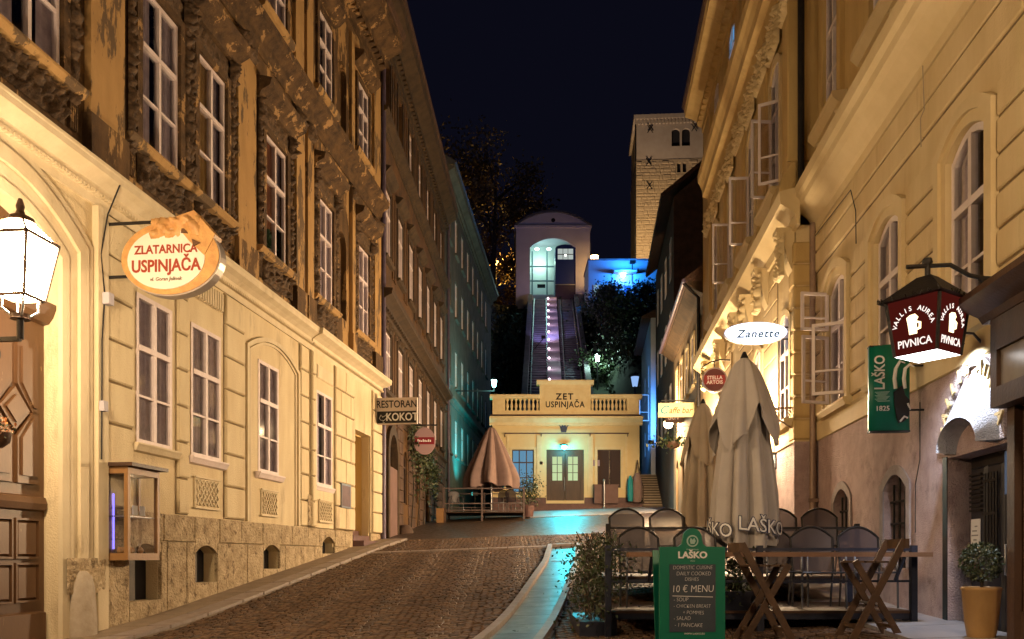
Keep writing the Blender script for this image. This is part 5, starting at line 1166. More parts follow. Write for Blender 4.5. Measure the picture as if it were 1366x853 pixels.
# ================================================================== right-hand signs
rr_ = -math.atan(WR.b)
p = WR.pt(8.25, 0, 0)
PV = thing('lantern_sign', 'dark red pub lantern sign with white lettering on an iron arm', 'sign', (0,0,0)); PV.location = (4.0, 8.3, 2.45)
ax = WR.X(8.3)-4.0
m = MB(); m.tube([(-.2,0,.34),(0,0,.35),(.22,0,.36),(.4,0,.26),(.55,0,.23),(ax-.05,0.05,.24)], .022, 8); m.bar((.5,0,.23),(ax-.1,.03,.02),.025); m.build('arm', iron, PV)
m = MB(); m.tube([(0,0,.35),(0,0,.22)], .025, 6); m.lathe([(.04,.42),(.05,.38),(.02,.34)], (0,0,0), 8)
m.build('hanger', iron, PV)
BX = MB(); a0 = math.radians(-55); sd = .265; sb = .21
def rq(x, y, z): return (x*math.cos(a0)-y*math.sin(a0), x*math.sin(a0)+y*math.cos(a0), z)
m = MB(); tpx = [rq(-sd-.06,-sd-.06,.0), rq(sd+.06,-sd-.06,.0), rq(sd+.06,sd+.06,.0), rq(-sd-.06,sd+.06,.0)]; tp2 = [rq(-.07,-.07,.24), rq(.07,-.07,.24), rq(.07,.07,.24), rq(-.07,.07,.24)]
m.add(tpx+tp2, [(0,1,5,4),(1,2,6,5),(2,3,7,6),(3,0,4,7),(4,5,6,7),(3,2,1,0)]); m.build('hipped_roof', iron, PV)
ruby = emis('ruby_glass', (.11,.012,.008), .55); amber = emis('lit_letters', (1,.84,.76), 1.3); hot = emis('lit_mug', (1,.75,.42), 3)
b = math.radians(0)
for k in range(4):
    a = a0+k*math.pi/2; q = lambda x, y, z: (x*math.cos(a)-y*math.sin(a), x*math.sin(a)+y*math.cos(a), z)
    fc = MB().add([q(-sb,-sb,-.52),q(sb,-sb,-.52),q(sd,-sd,-.0),q(-sd,-sd,-.0)], [(0,1,2,3)]).build('panel', ruby, PV)
    MB().bar(q(-sb,-sb,-.52),q(-sd,-sd,0),.025).build('frame_bar', iron, PV)
    if k in (0, 1):
        tilt = math.atan2(sd-sb, .52)
        def onface(o, x, z):
            y = -sb-(sd-sb)*(z+.52)/.52-.006; o.location = q(x, y, z); o.rotation_euler = (math.pi/2+tilt, o.rotation_euler[1], a)
        onface(text('PIVNICA', .10, amber, PV, (0,0,0), ext=.002, bold=.001, sx=.9), 0, -.42)
        word = 'VALLIS AUREA'
        for i, ch in enumerate(word):
            if ch == ' ': continue
            t = math.radians(172-164*i/(len(word)-1)); o = text(ch, .062, amber, PV, (0,0,0), ext=.002, bold=.0008)
            o.rotation_euler[1] = 0; onface(o, .185*math.cos(t), -.27+.17*math.sin(t)); rm = Matrix.Rotation(a,4,'Z') @ Matrix.Rotation(math.pi/2+tilt,4,'X') @ Matrix.Rotation((t-math.pi/2)*.85,4,'Z'); o.rotation_euler = rm.to_euler()
        mg = MB(); mg.prism([(-.045,-.1),(.03,-.1),(.03,.02),(.05,.05),(.02,.085),(-.03,.08),(-.065,.06),(-.055,.0)], -.004, .004); mg.prism([(.03,-.07),(.07,-.06),(.075,0),(.03,.02),(.03,.0),(.055,-.01),(.052,-.045),(.03,-.05)], -.004, .004)
        o = mg.build('mug_emblem', hot, PV); onface(o, 0, -.24); o.rotation_euler = (tilt, 0, a)
MB().add([rq(-sb,-sb,-.52),rq(sb,-sb,-.52),rq(sb,sb,-.52),rq(-sb,sb,-.52)], [(3,2,1,0)]).build('bottom_pane', emis('lamp_bottom', (.92,.88,.85), 9), PV)
random.seed(2)
m = MB(); 
for k in range(60):
    t = random.random(); e = random.randrange(4); A = Vector(tpx[e]); B_ = Vector(tpx[(e+1)%4]); P_ = A.lerp(B_, t); m.bar(P_, P_+Vector((random.uniform(-.02,.02),random.uniform(-.02,.02),random.uniform(.015,.05))), .008)
m.build('bird_spikes', iron, PV)
p = WR.pt(10.5, 0, 0); LB = thing('hanging_sign', 'tall green curved beer sign with a black ibex head', 'sign', (p.x, p.y, 2.06), rr_)
m = MB(); m.bar((-.02,0,.27),(-.22,0,.27),.022); m.build('arm', iron, LB); MB().bar((-.02,0,-.27),(-.22,0,-.27),.022).build('arm', iron, LB)
m = MB(); n = 10; v = []
for i in range(n+1):
    t = -1+2*i/n; yy = -.045*(1-t*t)-.02
    v += [(-.43+t*.235, yy, -.52+.0*(1-t*t)), (-.43+t*.235, yy, .50+.02*(1-t*t)), (-.43+t*.235, .05+.03*(1-t*t), -.52), (-.43+t*.235, .05+.03*(1-t*t), .5)]
m.add(v, [(4*i,4*i+4,4*i+5,4*i+1) for i in range(n)]+[(4*i+2,4*i+3,4*i+7,4*i+6) for i in range(n)]+[(4*i+1,4*i+5,4*i+7,4*i+3) for i in range(n)]+[(4*i,4*i+2,4*i+6,4*i+4) for i in range(n)]+[(0,1,3,2),(4*n,4*n+2,4*n+3,4*n+1)], True); m.build('light_box', green, LB)
m = MB(); m.box(-.668,-.192,-.035,.07,.5,.52); m.box(-.668,-.192,-.035,.07,-.54,-.52); m.build('end_cap', iron, LB)
text('LAŠKO', .17, white_p, LB, (-.56,-.075,.18), rot=(math.pi/2, -math.pi/2, 0), sx=.8, bold=.003); text('1825', .085, white_p, LB, (-.53,-.075,-.26), bold=.001); 
m = MB()
for k in range(9): m.bar((-.62+.015*(k%3),-.074,-.06-.014*k),(-.45-.012*(k%4),-.076,-.055-.014*k),.006)
m.build('crest_script', mat('pale_green_print', (.4,.6,.5)), LB)
m = MB()                                          # ibex: dark head with ridged pale horns
m.prism([(-.40,-.06),(-.30,.02),(-.27,-.1),(-.215,-.16),(-.22,-.34),(-.28,-.42),(-.34,-.44),(-.37,-.36),(-.39,-.22)], -.085, -.06); m.build('ibex_head', black_p, LB)
for cx_, s in ((-.36,.9),(-.25,.75)):
    m = MB(); pts = [(cx_-.02, -.08, -.02), (cx_-.035,-.085,.1), (cx_-.02,-.085,.22), (cx_+.03,-.085,.3*s+.04), (cx_+.09,-.08,.32*s)]; m.tube(pts, [.022,.024,.022,.018,.008], 6); m.build('ibex_horn', white_p, LB)
m = MB(); m.tube([(-.33,-.088,-.42),(-.28,-.09,-.36),(-.24,-.085,-.38)], .012, 5); m.tube([(-.24,-.085,-.2),(-.21,-.075,-.28)], .012, 5); m.build('ibex_beard', white_p, LB)
SP = thing('spotlight', 'small black gooseneck spotlight shining on the pub hood', 'spotlight', WR.pt(8.95,0,2.2), rr_)
m = MB(); m.tube([(0,0,0),(-.1,0,.12),(-.28,0,.14),(-.36,0,.06)], .014, 6); m.build('gooseneck', iron, SP)
m = MB(); m.add([(-.27,-.12,.08),(-.27,.14,.08),(-.43,.14,.12),(-.43,-.12,.12),(-.24,-.14,-.02),(-.24,.16,-.02),(-.5,.16,.0),(-.5,-.14,.0)], [(0,1,2,3),(0,4,5,1),(1,5,6,2),(2,6,7,3),(3,7,4,0)]); m.build('shade', mat('navy_shade', (.02,.025,.06), None, .4), SP)
MB().add([(-.26,-.12,-.012),(-.26,.14,-.012),(-.48,.14,.006),(-.48,-.12,.006)], [(3,2,1,0)]).build('lens', emis('spot_lens', (.85,.9,1), 12), SP)
pp = WR.pt(8.95, .34, 2.16); spot('spot_light', pp, WR.pt(9.15,-.1,1.4), 260, (.80,.86,1.0), 125, .06, None, .7)
p = WR2.pt(16.0, 0, 4.16); ZN = thing('lit_sign', 'glowing white elliptical sign with blue handwritten lettering', 'sign', p, -math.atan(WR2.b))
for h in (.1,-.12): MB().bar((0,0,h),(-.14,0,h),.025).build('arm', iron, ZN)
MB().prism(ell(-.65,0,.58,.2), -.06, .06).build('light_box', mat('lightbox_rim', (.6,.6,.7)), ZN); MB().prism(ell(-.65,0,.565,.187), -.075, -.06).build('lit_face', emis('zanette_face', (.80,.84,1.0), 3.0), ZN)
MB().prism(ell(-.65,0,.565,.187), .06, .075).build('lit_face', emis('zanette_face', (.80,.84,1.0), 2.6), ZN)
text('Zanette', .2, mat('petrol_print', (.02,.12,.2)), ZN, (-.62,-.08,-.03), shear=.25, bold=.004, sx=1.05, space=1.15)
p = WR2.pt(22.8, 0, 4.7); SA = thing('hanging_sign', 'round dark red brewery sign with scroll arm beside the big parasol', 'sign', p, -math.atan(WR2.b))
m = MB(); m.tube([(0,0,.5),(-.3,0,.52),(-.55,0,.46),(-.75,0,.34)], .02, 6); m.tube([(-.45,0,.48),(-.45,0,.3)], .012, 6); m.build('arm', iron, SA)
MB().prism(ell(-.45,-.02,.33,.33,28), -.05, .05).build('disc', mat('sign_grey_disc', (.32,.26,.25), None, .5), SA); MB().prism(ell(-.45,-.02,.29,.29,28), -.056, -.05).build('inner_disc', mat('dark_red_disc', (.10,.02,.02), None, .5), SA)
m = MB(); m.box(-.72,-.18,-.062,-.056,-.14,.1); m.build('name_band', mat('bright_red_band', (.30,.03,.03), None, .5), SA)
text('STELLA', .13, white_p, SA, (-.45,-.066,.03), bold=.002, sx=.95); text('ARTOIS', .13, white_p, SA, (-.45,-.066,-.09), bold=.002, sx=.95)
arc_text('BELGIUM', .05, white_p, SA, (-.45,-.02), .235, 130, 50, -.062)  if False else None
p = WR3.pt(31.0, 0, 5.28); CF = thing('hanging_sign', 'pale yellow cafe sign board half hidden by the cream parasol', 'sign', p, -math.atan(WR2.b))
m = MB(); m.bar((0,0,.35),(-1.2,0,.35),.04); m.build('arm', iron, CF); MB().box(-1.3,-.02,-.05,.05,-.25,.26).build('board', mat('sign_yellow', (.62,.55,.28), None, .5), CF)
text('C', .42, mat('teal_print', (.02,.2,.25)), CF, (-1.12,-.055,0), shear=.3, bold=.006); text('affe bar', .3, mat('umber_print', (.18,.08,.03)), CF, (-.52,-.055,-.02), shear=.3, bold=.004, sx=.9)
p = WR3.pt(35.2, 0, 5.75); SV = thing('hanging_sign', 'dark souvenir sign with pale lettering next to the glaring lamp', 'sign', p, -math.atan(WR2.b))
MB().box(-.72,.0,-.04,.04,-.28,.2).build('board', mat('sign_umber', (.09,.05,.04)), SV); text('Suv', .36, mat('pale_print', (.5,.42,.4)), SV, (-.36,-.046,-.04), bold=.004, sx=.95)
p = WR3.pt(37, .42, 5.72); GL = thing('wall_lamp', 'glaring warm wall lamp above the shop steps', 'lamp', p)
m = MB(); m.bar((0,0,.14),(.42,0,.1),.03); m.build('arm', iron, GL); MB().lathe([(.05,-.2),(.16,-.13),(.2,0),(.14,.15),(.04,.2)], (0,0,0), 12).build('globe', emis('warm_bulb', (1,.72,.4), 60), GL)
lamp('lamp_light', (-.1,-.25,-.05), 2400, (1,.66,.34), .14, GL)
p = WR3.pt(33, 0, 4.3); HB = thing('hanging_planter', 'hanging basket of trailing leaves below the cafe sign', 'planter', p)
m = MB(); m.tube([(0,0,.7),(-.6,0,.7),(-.6,0,.2)], .012, 5); m.tube([(-.3,0,.7),(-.5,0,1.0),(-.7,0,.8),(-.62,0,.6)], .015, 5); m.build('bracket', iron, HB); MB().lathe([(.1,-.15),(.25,-.1),(.3,.1)], (-.6,0,0), 12).build('basket', brownwood, HB)
random.seed(8); leaves(MB(), [(-.6+random.gauss(0,.3), random.gauss(0,.22), .12+random.gauss(0,.14)) for _ in range(260)], .14).build('foliage', leaf_g, HB)
# ================================================================== pub terrace: two decks, rails, bar counter
zd = 9.9; dk0 = -.62
def deck(label, x0, x1, z0, z1, h, group=None):
    t = thing('terrace_deck', label, 'deck', ((x0+x1)/2, z0, G((x0+x1)/2, z0))); OFF[t.name] = Vector(t.location)
    n = int((z1-z0)/.14)
    for k in range(n): MB().box(x0, x1, z0+(z1-z0)*k/n, z0+(z1-z0)*(k+1)/n-.012, h-.03, h).build('plank', brownwood, t)
    MB().box(x0, x1, z0+.02, z0+.06, h-.1, h-.031).build('joist', bluemetal, t); MB().box(x0, x1, z1-.06, z1-.02, h-.1, h-.031).build('joist', bluemetal, t)
    for x in (x0+.05, (x0+x1)/2, x1-.05):
        for z in (z0+.08, z1-.08):
            if h-.1 > G(x,z)+.02: MB().box(x-.04, x+.04, z-.04, z+.04, G(x,z)-.02, h-.1).build('foot', bluemetal, t)
    return t
D1 = deck('low dark terrace deck behind the long bar counter', 1.12, 4.62, zd, 11.9, dk0)
for px in (811, 1013, 1218):
    x = (px-CX)/F*zd; MB().box(x-.035, x+.035, zd-.04, zd+.03, G(x,zd)-.02, .13).build('post', bluemetal, D1)
MB().bar((1.12,zd-.0,.085),(4.6,zd-.0,.085),.03,.035).build('rail', bluemetal, D1); MB().bar((1.12,zd,-.28),(4.6,zd,-.28),.025).build('rail', bluemetal, D1)
D2 = deck('upper dark terrace deck behind the front row of chairs', 1.2, 4.75, 11.95, 15.2, -.27)
for px in (811, 1143):
    x = (px-CX)/F*12.0; MB().box(x-.03, x+.03, 11.97, 12.03, G(x,12)-.02, .46).build('post', iron, D2)
MB().bar((1.32,12.0,.40),(4.78,12.0,.40),.03).build('rail', iron, D2); MB().bar((1.32,12.0,.05),(4.78,12.0,.05),.025).build('rail', iron, D2)
BC = thing('bar_counter', 'long narrow wooden bar counter along the front rail of the terrace', 'counter', (3.1, zd-.2, dk0)); OFF[BC.name] = Vector(BC.location)
x0, x1 = (838-CX)/F*9.75, (1236-CX)/F*9.75
for k in range(2): MB().box(x0, x1, 9.6+.15*k, 9.6+.15*k+.142, .0, .05).build('plank', tablewood, BC)
for x in (x0+.25, (x0+x1)/2+.1, x1-.3): MB().bar((x,9.88,-.28),(x,9.64,-.005),.03).build('bracket', bluemetal, BC)
# chairs
def make_chair():
    t = thing('terrace_chair', 'x', 'chair'); w_ = .26
    for s in (-1, 1):
        MB().tube([(s*w_,-.25,0),(s*w_,-.24,.42),(s*w_,-.23,.64),(s*w_,-.18,.67),(s*(w_+.005),.2,.67)], .014, 7).build('front_leg', chair_st, t)
        MB().tube([(s*w_*.9,.27,0),(s*w_*.92,.2,.42)], .014, 7).build('rear_leg', chair_st, t)
    pts = [(-w_*.95,.2,.42)]; 
    for i in range(13):
        u = -1+2*i/12; pts.append((u*w_, .27+.02*(1-u*u), .86+.135*(1-u*u)))
    pts.append((w_*.95,.2,.42)); MB().tube(pts, .016, 7).build('back_frame', iron, t)
    m = MB(); v = []; nx, nz = 12, 6
    for i in range(nx+1):
        u = -1+2*i/nx; top = .86+.135*(1-u*u)
        for k in range(nz+1): q = k/nz; v.append((u*w_*(.95+.05*q), .2+.07*q+.05*(1-u*u)*(1-q)*.6+.02*(1-u*u), .44+(top-.44)*q))
    m.add(v, [(i*(nz+1)+k, (i+1)*(nz+1)+k, (i+1)*(nz+1)+k+1, i*(nz+1)+k+1) for i in range(nx) for k in range(nz)], True); m.build('back_mesh', meshf, t)
    m = MB(); v = []
    for i in range(9):
        u = -1+2*i/8
        for k in range(5): q = k/4; v.append((u*w_*.97, -.24+.45*q, .43-.02*(1-u*u)+(.02*(1-q*2) if q < .5 else 0)))
    m.add(v, [(i*5+k, (i+1)*5+k, (i+1)*5+k+1, i*5+k+1) for i in range(8) for k in range(4)], True); m.build('seat', mat('seat_mesh', (.10,.12,.15), None, .35), t)
    MB().tube([(-w_,-.24,.43),(w_,-.24,.43),(w_*.95,.2,.42),(-w_*.95,.2,.42),(-w_,-.24,.43)], .013, 6).build('seat_frame', chair_st, t)
    return t
proto = make_chair(); used = [0]
def chair(px, z, h, rz, label, group):
    o = proto if not used[0] else copy_tree(proto); used[0] = 1
    o.location = ((px-CX)/F*z, z, h); o.rotation_euler.z = rz; tag(o, label, 'chair', group); return o
for px, z, h, rz, lb in ((858,10.75,dk0,.08,'mesh terrace chair on the low deck behind the green menu board'),(931,10.75,dk0,-.06,'mesh terrace chair on the low deck beside the big parasol'),
    (1040,10.9,dk0,.1,'dark mesh terrace chair half hidden behind the hem of the big parasol'),(1091,10.55,dk0,-.05,'mesh terrace chair behind the bar counter between the two folding chairs'),(1157,10.6,dk0,.04,'mesh terrace chair behind the bar counter below the grilled window')):
    chair(px, z, h, rz, lb, 'chairs on the pub terrace')
for px, z, rz, lb in ((840,12.75,.05,'back row mesh terrace chair on the upper deck nearest the station'),(893,12.75,-.04,'back row mesh terrace chair on the upper deck by the cream parasol'),(1050,12.85,.1,'back row mesh terrace chair on the upper deck beside the big parasol'),(1100,12.7,-.06,'back row mesh terrace chair on the upper deck below the arched cellar window')):
    chair(px, z, -.27, rz, lb, 'chairs on the pub terrace')
for px, z in ((870,14.3),(1075,14.4)):
    T = thing('terrace_table', 'dark bistro table on the upper deck %s' % ('near the ivy' if px < 900 else 'near the pink wall'), 'table', ((px-CX)/F*z, z, -.27))
    MB().box(-.35,.35,-.35,.35,.70,.73).build('table_top', brownwood, T); MB().tube([(0,0,0),(0,0,.7)], .03, 8).build('leg', iron, T); MB().lathe([(.25,0),(.24,.03),(.03,.05)], (0,0,0), 14).build('foot', iron, T)
# parasols
def parasol(label, loc, ztop, zhem, rad, cm, base_z, cape, group, seed, fold=8, pw=.40):
    t = thing('parasol', label, 'parasol', (loc[0], loc[1], base_z), random.Random(seed).random(), group); OFF[t.name] = Vector((0,0,base_z)); rn = random.Random(seed)
    ph = [rn.random()*6.28 for _ in range(6)]
    def rad_f(th, q):
        f = .62*abs(math.sin(fold*.5*th+ph[0]*.5+.45*math.sin(th+ph[1])))**.75-.42+.10*abs(math.sin((fold+.5)*th+ph[2])); return 1+(f+.05*noise.noise(Vector((th*5,q*3,seed))))*min(1,.3+q)
    m = MB(); n, k = 144, 26; v = []
    for j in range(k+1):
        q = j/k; z = ztop+(zhem-ztop)*q; r = rad*(.10+.90*q**pw)*(1-.10*max(0,q-.85)/.15)
        for i in range(n):
            th = 2*math.pi*i/n; rr = r*rad_f(th, q); zz = z+(.09*math.sin(3*th+ph[3])+.05*math.sin(7*th+ph[4]) if j == k else 0); v.append((rr*math.cos(th), rr*math.sin(th), zz))
    m.add(v, [(j*n+i, j*n+(i+1)%n, (j+1)*n+(i+1)%n, (j+1)*n+i) for j in range(k) for i in range(n)], True); cn = m.build('canopy', cm, t)
    if cape:
        m = MB(); v = []; k = 9; L = (ztop-zhem)*cape
        for j in range(k+1):
            q = j/k
            for i in range(n):
                th = 2*math.pi*i/n; pt = abs(math.cos(2*th+ph[1]*.5))**1.4; fo = abs(math.sin(5*th+ph[5]+.5*math.sin(3*th)))**.7; r = rad*(.14+.86*q**.55)*(1+(.26*fo-.10+.10*pt)*min(1,.2+q))
                v.append((r*math.cos(th), r*math.sin(th), ztop+.03-L*q*(.66+.5*pt+.05*math.sin(9*th))))
        m.add(v, [(j*n+i, j*n+(i+1)%n, (j+1)*n+(i+1)%n, (j+1)*n+i) for j in range(k) for i in range(n)], True); m.build('cape', cm, t)
    MB().tube([(0,0,base_z),(0,0,ztop+.02)], .03, 8).build('pole', steel, t); MB().lathe([(.06,0),(.05,.05),(.02,.12)], (0,0,ztop), 8).build('finial', iron, t)
    MB().lathe([(.33,0),(.33,.04),(.26,.09),(.05,.13)], (0,0,base_z), 18).build('foot', concrete, t)
    return t
PA = parasol('big closed grey parasol with printed hem on the pub terrace', ((993-CX)/F*11.3, 11.3), (HZ-482)/F*11.3, (HZ-733)/F*11.3, .375, canvas, dk0, .42, 'parasols on the pub terrace', 3)
for txt, ang, zz in (('LAŠKO', 18, .38), ('LAŠKO', -75, .36)):
    o = text(txt, .24, blue_p, PA, (0,0,zz), ext=.0, bold=.012, sx=.9); me = o.data; me2 = me
    w_o = text(txt, .24, white_p, PA, (0,0,zz), ext=.0, bold=.002, sx=.9)
    for ob, rr0 in ((o, .478), (w_o, .484)):
        for vv in ob.data.vertices:
            X, Y = vv.co.x*.9, vv.co.y; th = math.radians(-90+ang)+X/.45; vv.co = (rr0*math.cos(th), rr0*math.sin(th), Y*1.0+zz-X*.12-dk0)
        ob.location = (0,0,0); ob.rotation_euler = (0,0,-PA.rotation_euler.z); ob.scale = (1,1,1)
parasol('closed cream parasol lit warm behind the chairs', ((938-CX)/F*16.6, 16.6), (HZ-541)/F*16.6, (HZ-705)/F*16.6, .36, canvas2, -.27+.02, .45, 'parasols on the pub terrace', 9)
# folding bar chairs
def fold_chair(label, px, z, face):
    x = (px-CX)/F*z; t = thing('folding_chair', label, 'chair', (x, z, G(x,z)+.03), 0 if face > 0 else math.pi, 'folding chairs at the bar counter')
    for y in (-.2, .2):
        MB().bar((-.28,y,1.02),(.27,y,-.03),.028,.07).build('back_leg', stool_m, t); MB().bar((.22,y*.84,.80),(-.27,y*.84,-.03),.028,.065).build('front_leg', stool_m, t)
    for k in range(4): MB().box(-.20+.11*k, -.20+.11*k+.095, -.19, .19, .78, .80).build('seat_slat', stool_m, t)
    for h in (.95, .99): pass
    MB().box(-.315, -.27, -.23, .23, .93, 1.03).build('back_slat', stool_m, t); MB().tube([(0.02,-.22,.36),(0.02,.22,.36)], .014, 6).build('pivot_rod', steel, t)
    MB().bar((-.17,-.19,.12),(-.17,.19,.12),.04).build('stretcher', stool_m, t); MB().bar((.19,-.2,.12),(.19,.2,.12),.04).build('stretcher', stool_m, t); return t
fold_chair('dark wooden folding chair with crossed legs facing the wall beside the menu board', 1018, 9.15, 1); fold_chair('brown wooden folding chair with crossed legs at the wall end of the counter', 1160, 9.1, -1)
# menu board
x = (923-CX)/F*8.5; g = G(x, 8.5)+.035; MBD = thing('menu_board', 'green framed chalk menu board standing before the terrace', 'sign', (x, 8.5, g), math.radians(2)); OFF[MBD.name] = Vector((0,0,g))
top = (HZ-730)/F*8.5
n = 14; hd = [(.092*math.cos(math.pi*i/n), top+.09+.095*math.sin(math.pi*i/n)) for i in range(n+1)]
fr = MB().prism([(-.325,g),(.325,g),(.325,top),(.14,top+.004),(.105,top+.03)]+hd+[(-.105,top+.03),(-.14,top+.004),(-.325,top)], -.02, .02).build('front_panel', green, MBD)
bk = MB().prism([(-.32,g),(.32,g),(.32,top-.02),(-.32,top-.02)], -.015, .015).build('rear_panel', green, MBD); bk.rotation_euler.x = math.radians(-9); bk.location.y = .2
ht = lambda py: (HZ-py)/F*8.5
MB().box(-.228,.228,-.028,-.02,ht(843),ht(753)).build('chalk_panel', slate, MBD)
m = MB(); m.prism(ell(0,ht(722),.058,.058,24), -.026, -.02); m.build('round_badge', mat('badge_pale', (.35,.5,.45)), MBD); m = MB(); m.prism(ell(0,ht(722),.044,.044,24), -.03, -.025); m.build('badge_centre', green, MBD)
m = MB(); m.prism([(-.02,ht(722)-.03),(.015,ht(722)-.03),(.03,ht(722)),(.015,ht(722)+.03),(.0,ht(722)+.01),(-.02,ht(722)+.03),(-.028,ht(722))], -.034, -.029); m.build('badge_ibex', mat('badge_pale', (.35,.5,.45)), MBD)
text('LAŠKO', .09, white_p, MBD, (0,-.025,ht(741)), bold=.003, sx=1.05); text('PIVOVARNA', .022, mat('badge_pale', (.35,.5,.45)), MBD, (0,-.024,ht(733.5)), ext=.001); text('1825', .026, mat('badge_pale', (.35,.5,.45)), MBD, (0,-.024,ht(748.5)), ext=.001)
text('WWW.LASKO.EU', .026, white_p, MBD, (0.02,-.024,ht(845.5)), ext=.001)
for s, py, sz, ax_, al in (('DOMESTIC CUISINE',757.5,.052,0,'CENTER'),('DAILY COOKED',765.5,.055,.01,'CENTER'),('DISHES',773,.052,-.01,'CENTER'),('10 € MENU',786,.098,0,'CENTER'),('- SOUP',800,.055,-.19,'LEFT'),('- CHICKEN BREAST',808.5,.05,-.19,'LEFT'),('+ POMMES',817,.052,-.1,'LEFT'),('- SALAD',825,.055,-.19,'LEFT'),('- 1 PANCAKE',833.5,.055,-.18,'LEFT')):
    text(s, sz, chalk, MBD, (ax_,-.031,ht(py)), 'chalk_line', sx=.86, bold=-.0012, align=al, ext=.001, shear=.08).rotation_euler[1] = random.uniform(-.03,.03)
MB().bar((-.2,-.031,ht(795)),(.2,-.031,ht(796.5)),.002,.006).build('chalk_line', chalk, MBD)
# ivy planter at the deck corner
random.seed(21); px0 = 1.02
IV = thing('ivy_planter', 'straggling ivy spilling from a dark trough at the terrace corner', 'plant', (px0, 10.1, G(px0,10.1)+.03)); OFF[IV.name] = Vector(IV.location)
MB().box(.78,1.1,9.95,11.6,G(1,10.2)-.02,-.75).build('trough', bluemetal, IV)
pts = []
for _ in range(2600):
    z = random.uniform(9.75, 12.0); h = random.triangular(-.95,.32,.02); sp = .11+.09*(1 if h < .2 else .6); x = 1.06+random.gauss(0,sp*.85)-.04*(h < -.2); pts.append((x+.05*math.sin(z*5), z+random.gauss(0,.1), h))
leaves(MB(), pts, .05).build('foliage', leaf_g, IV)
m = MB()
for k in range(16):
    x, z = .9+random.random()*.25, 10+random.random()*1.6; m.tube([(x,z,-.8),(x+random.gauss(0,.06),z+random.gauss(0,.05),-.3),(x+random.gauss(0,.1),z,.1),(x+random.gauss(0,.12),z,.3)], .006, 5)
m.build('stems', bark, IV)
IV2 = thing('ivy_planter', 'ivy hanging in front of the deck rail between menu board and parasol', 'plant', (2.65, 10.0, dk0)); OFF[IV2.name] = Vector(IV2.location)
MB().box(2.42,2.88,9.93,10.12,dk0,dk0+.22).build('trough', bluemetal, IV2)
leaves(MB(), [(2.65+random.gauss(0,.11), 10.0+random.gauss(0,.07), random.triangular(-.62,.12,-.1)) for _ in range(700)], .05).build('foliage', leaf_g, IV2)
# pot plant by the pub door
PP = thing('potted_plant', 'small round bush in an ochre pot by the pub door', 'plant', (4.60, 8.45, G(4.6,8.45)+.03))
MB().lathe([(.12,0),(.15,.2),(.175,.5),(.19,.52),(.17,.54),(.15,.5)], (0,0,0), 18).build('pot', ochre_pot, PP)
random.seed(4); leaves(MB(), [(Vector((random.gauss(0,1),random.gauss(0,1),random.gauss(0,1))).normalized()*random.uniform(.3,1)**.4*.2)*1 + Vector((0,0,.78)) for _ in range(1300)], .035).build('foliage', leaf_g, PP)
m = MB(); m.tube([(0,0,.45),(.01,0,.7)], .015, 6); m.build('stem', bark, PP)
# ================================================================== terrace on the left before the station
zl = 36.6; sl_px = lambda px: (px-CX)/F*zl; lh = lambda py: (HZ-py)/F*zl
deck_rail = mat('dull_rail', (.11,.075,.07), (.08,.055,.05), .6, 4)
TD = thing('terrace_deck', 'railed wooden terrace platform on posts beside the funicular station', 'deck', (-1.2, zl, G(-1.2,zl))); OFF[TD.name] = Vector(TD.location)
for k in range(14): MB().box(sl_px(592), sl_px(700), zl+.22*k, zl+.22*k+.2, lh(683)-.03, lh(683)).build('plank', brownwood, TD)
for px in (592, 643, 699):
    x = sl_px(px); MB().box(x-.04, x+.04, zl-.05, zl+.03, G(x,zl)-.05, lh(650)).build('post', deck_rail, TD); MB().box(x-.04, x+.04, zl+3.0, zl+3.08, G(x,zl+3)-.05, lh(650)).build('post', deck_rail, TD)
for py in (652, 672, 681):
    MB().bar((sl_px(592),zl-.06,lh(py)),(sl_px(700),zl-.06,lh(py)),.04,.05).build('rail', deck_rail, TD); MB().bar((sl_px(592),zl+3.04,lh(py)),(sl_px(700),zl+3.04,lh(py)),.04).build('rail', deck_rail, TD); MB().bar((sl_px(699),zl,lh(py)),(sl_px(699),zl+3.04,lh(py)),.04).build('rail', deck_rail, TD)
parasol('half folded rosy parasol standing on the railed wooden terrace', (sl_px(653)+.05, zl+1.3), (HZ-571)/F*(zl+1.3), (HZ-650)/F*(zl+1.3), 1.12, canvas_p, lh(683), .0, None, 17, 9, .8)
for px, rz, lb in ((608,.4,'terrace chair beside the foot of the rosy parasol'),(668,-.5,'terrace chair under the right edge of the rosy parasol'),(685,2.6,'terrace chair near the corner post of the railed terrace')):
    o = chair(px, zl+.8, lh(683), rz, lb, 'chairs on the railed terrace')
x = sl_px(706); SH = thing('potted_plant', 'round shrub in a pot beside the railed terrace', 'plant', (x, zl+1.6, G(x,zl+1.6)+.04))
MB().lathe([(.2,0),(.26,.45),(.24,.5)], (0,0,0), 14).build('pot', maroon, SH); random.seed(6); leaves(MB(), [Vector((random.gauss(0,.26),random.gauss(0,.26),1.15+random.gauss(0,.35))) for _ in range(900)], .1).build('foliage', leaf_g, SH); MB().tube([(0,0,.4),(0,0,1.1)], .03, 6).build('stem', bark, SH)
x = sl_px(588); OC = thing('crate', 'orange wooden box at the corner of the railed terrace', 'box', (x, zl-.3, G(x,zl-.3)+.03)); 
MB().box(-.15,.15,-.15,.15,0,.55).build('body', cabinet_m, OC); MB().box(-.17,.17,-.17,.17,.55,.6).build('lid', cabinet_m, OC); MB().box(.17,.25,-.1,.0,0,.62).build('handle_post', brownwood, OC)
vn = thing('climbing_vine', 'vine climbing the brown house wall by the railed terrace', 'plant', (W2.pt(36,.05,0).x, 36, 1.4)); OFF[vn.name] = Vector(vn.location); random.seed(31); pts = []
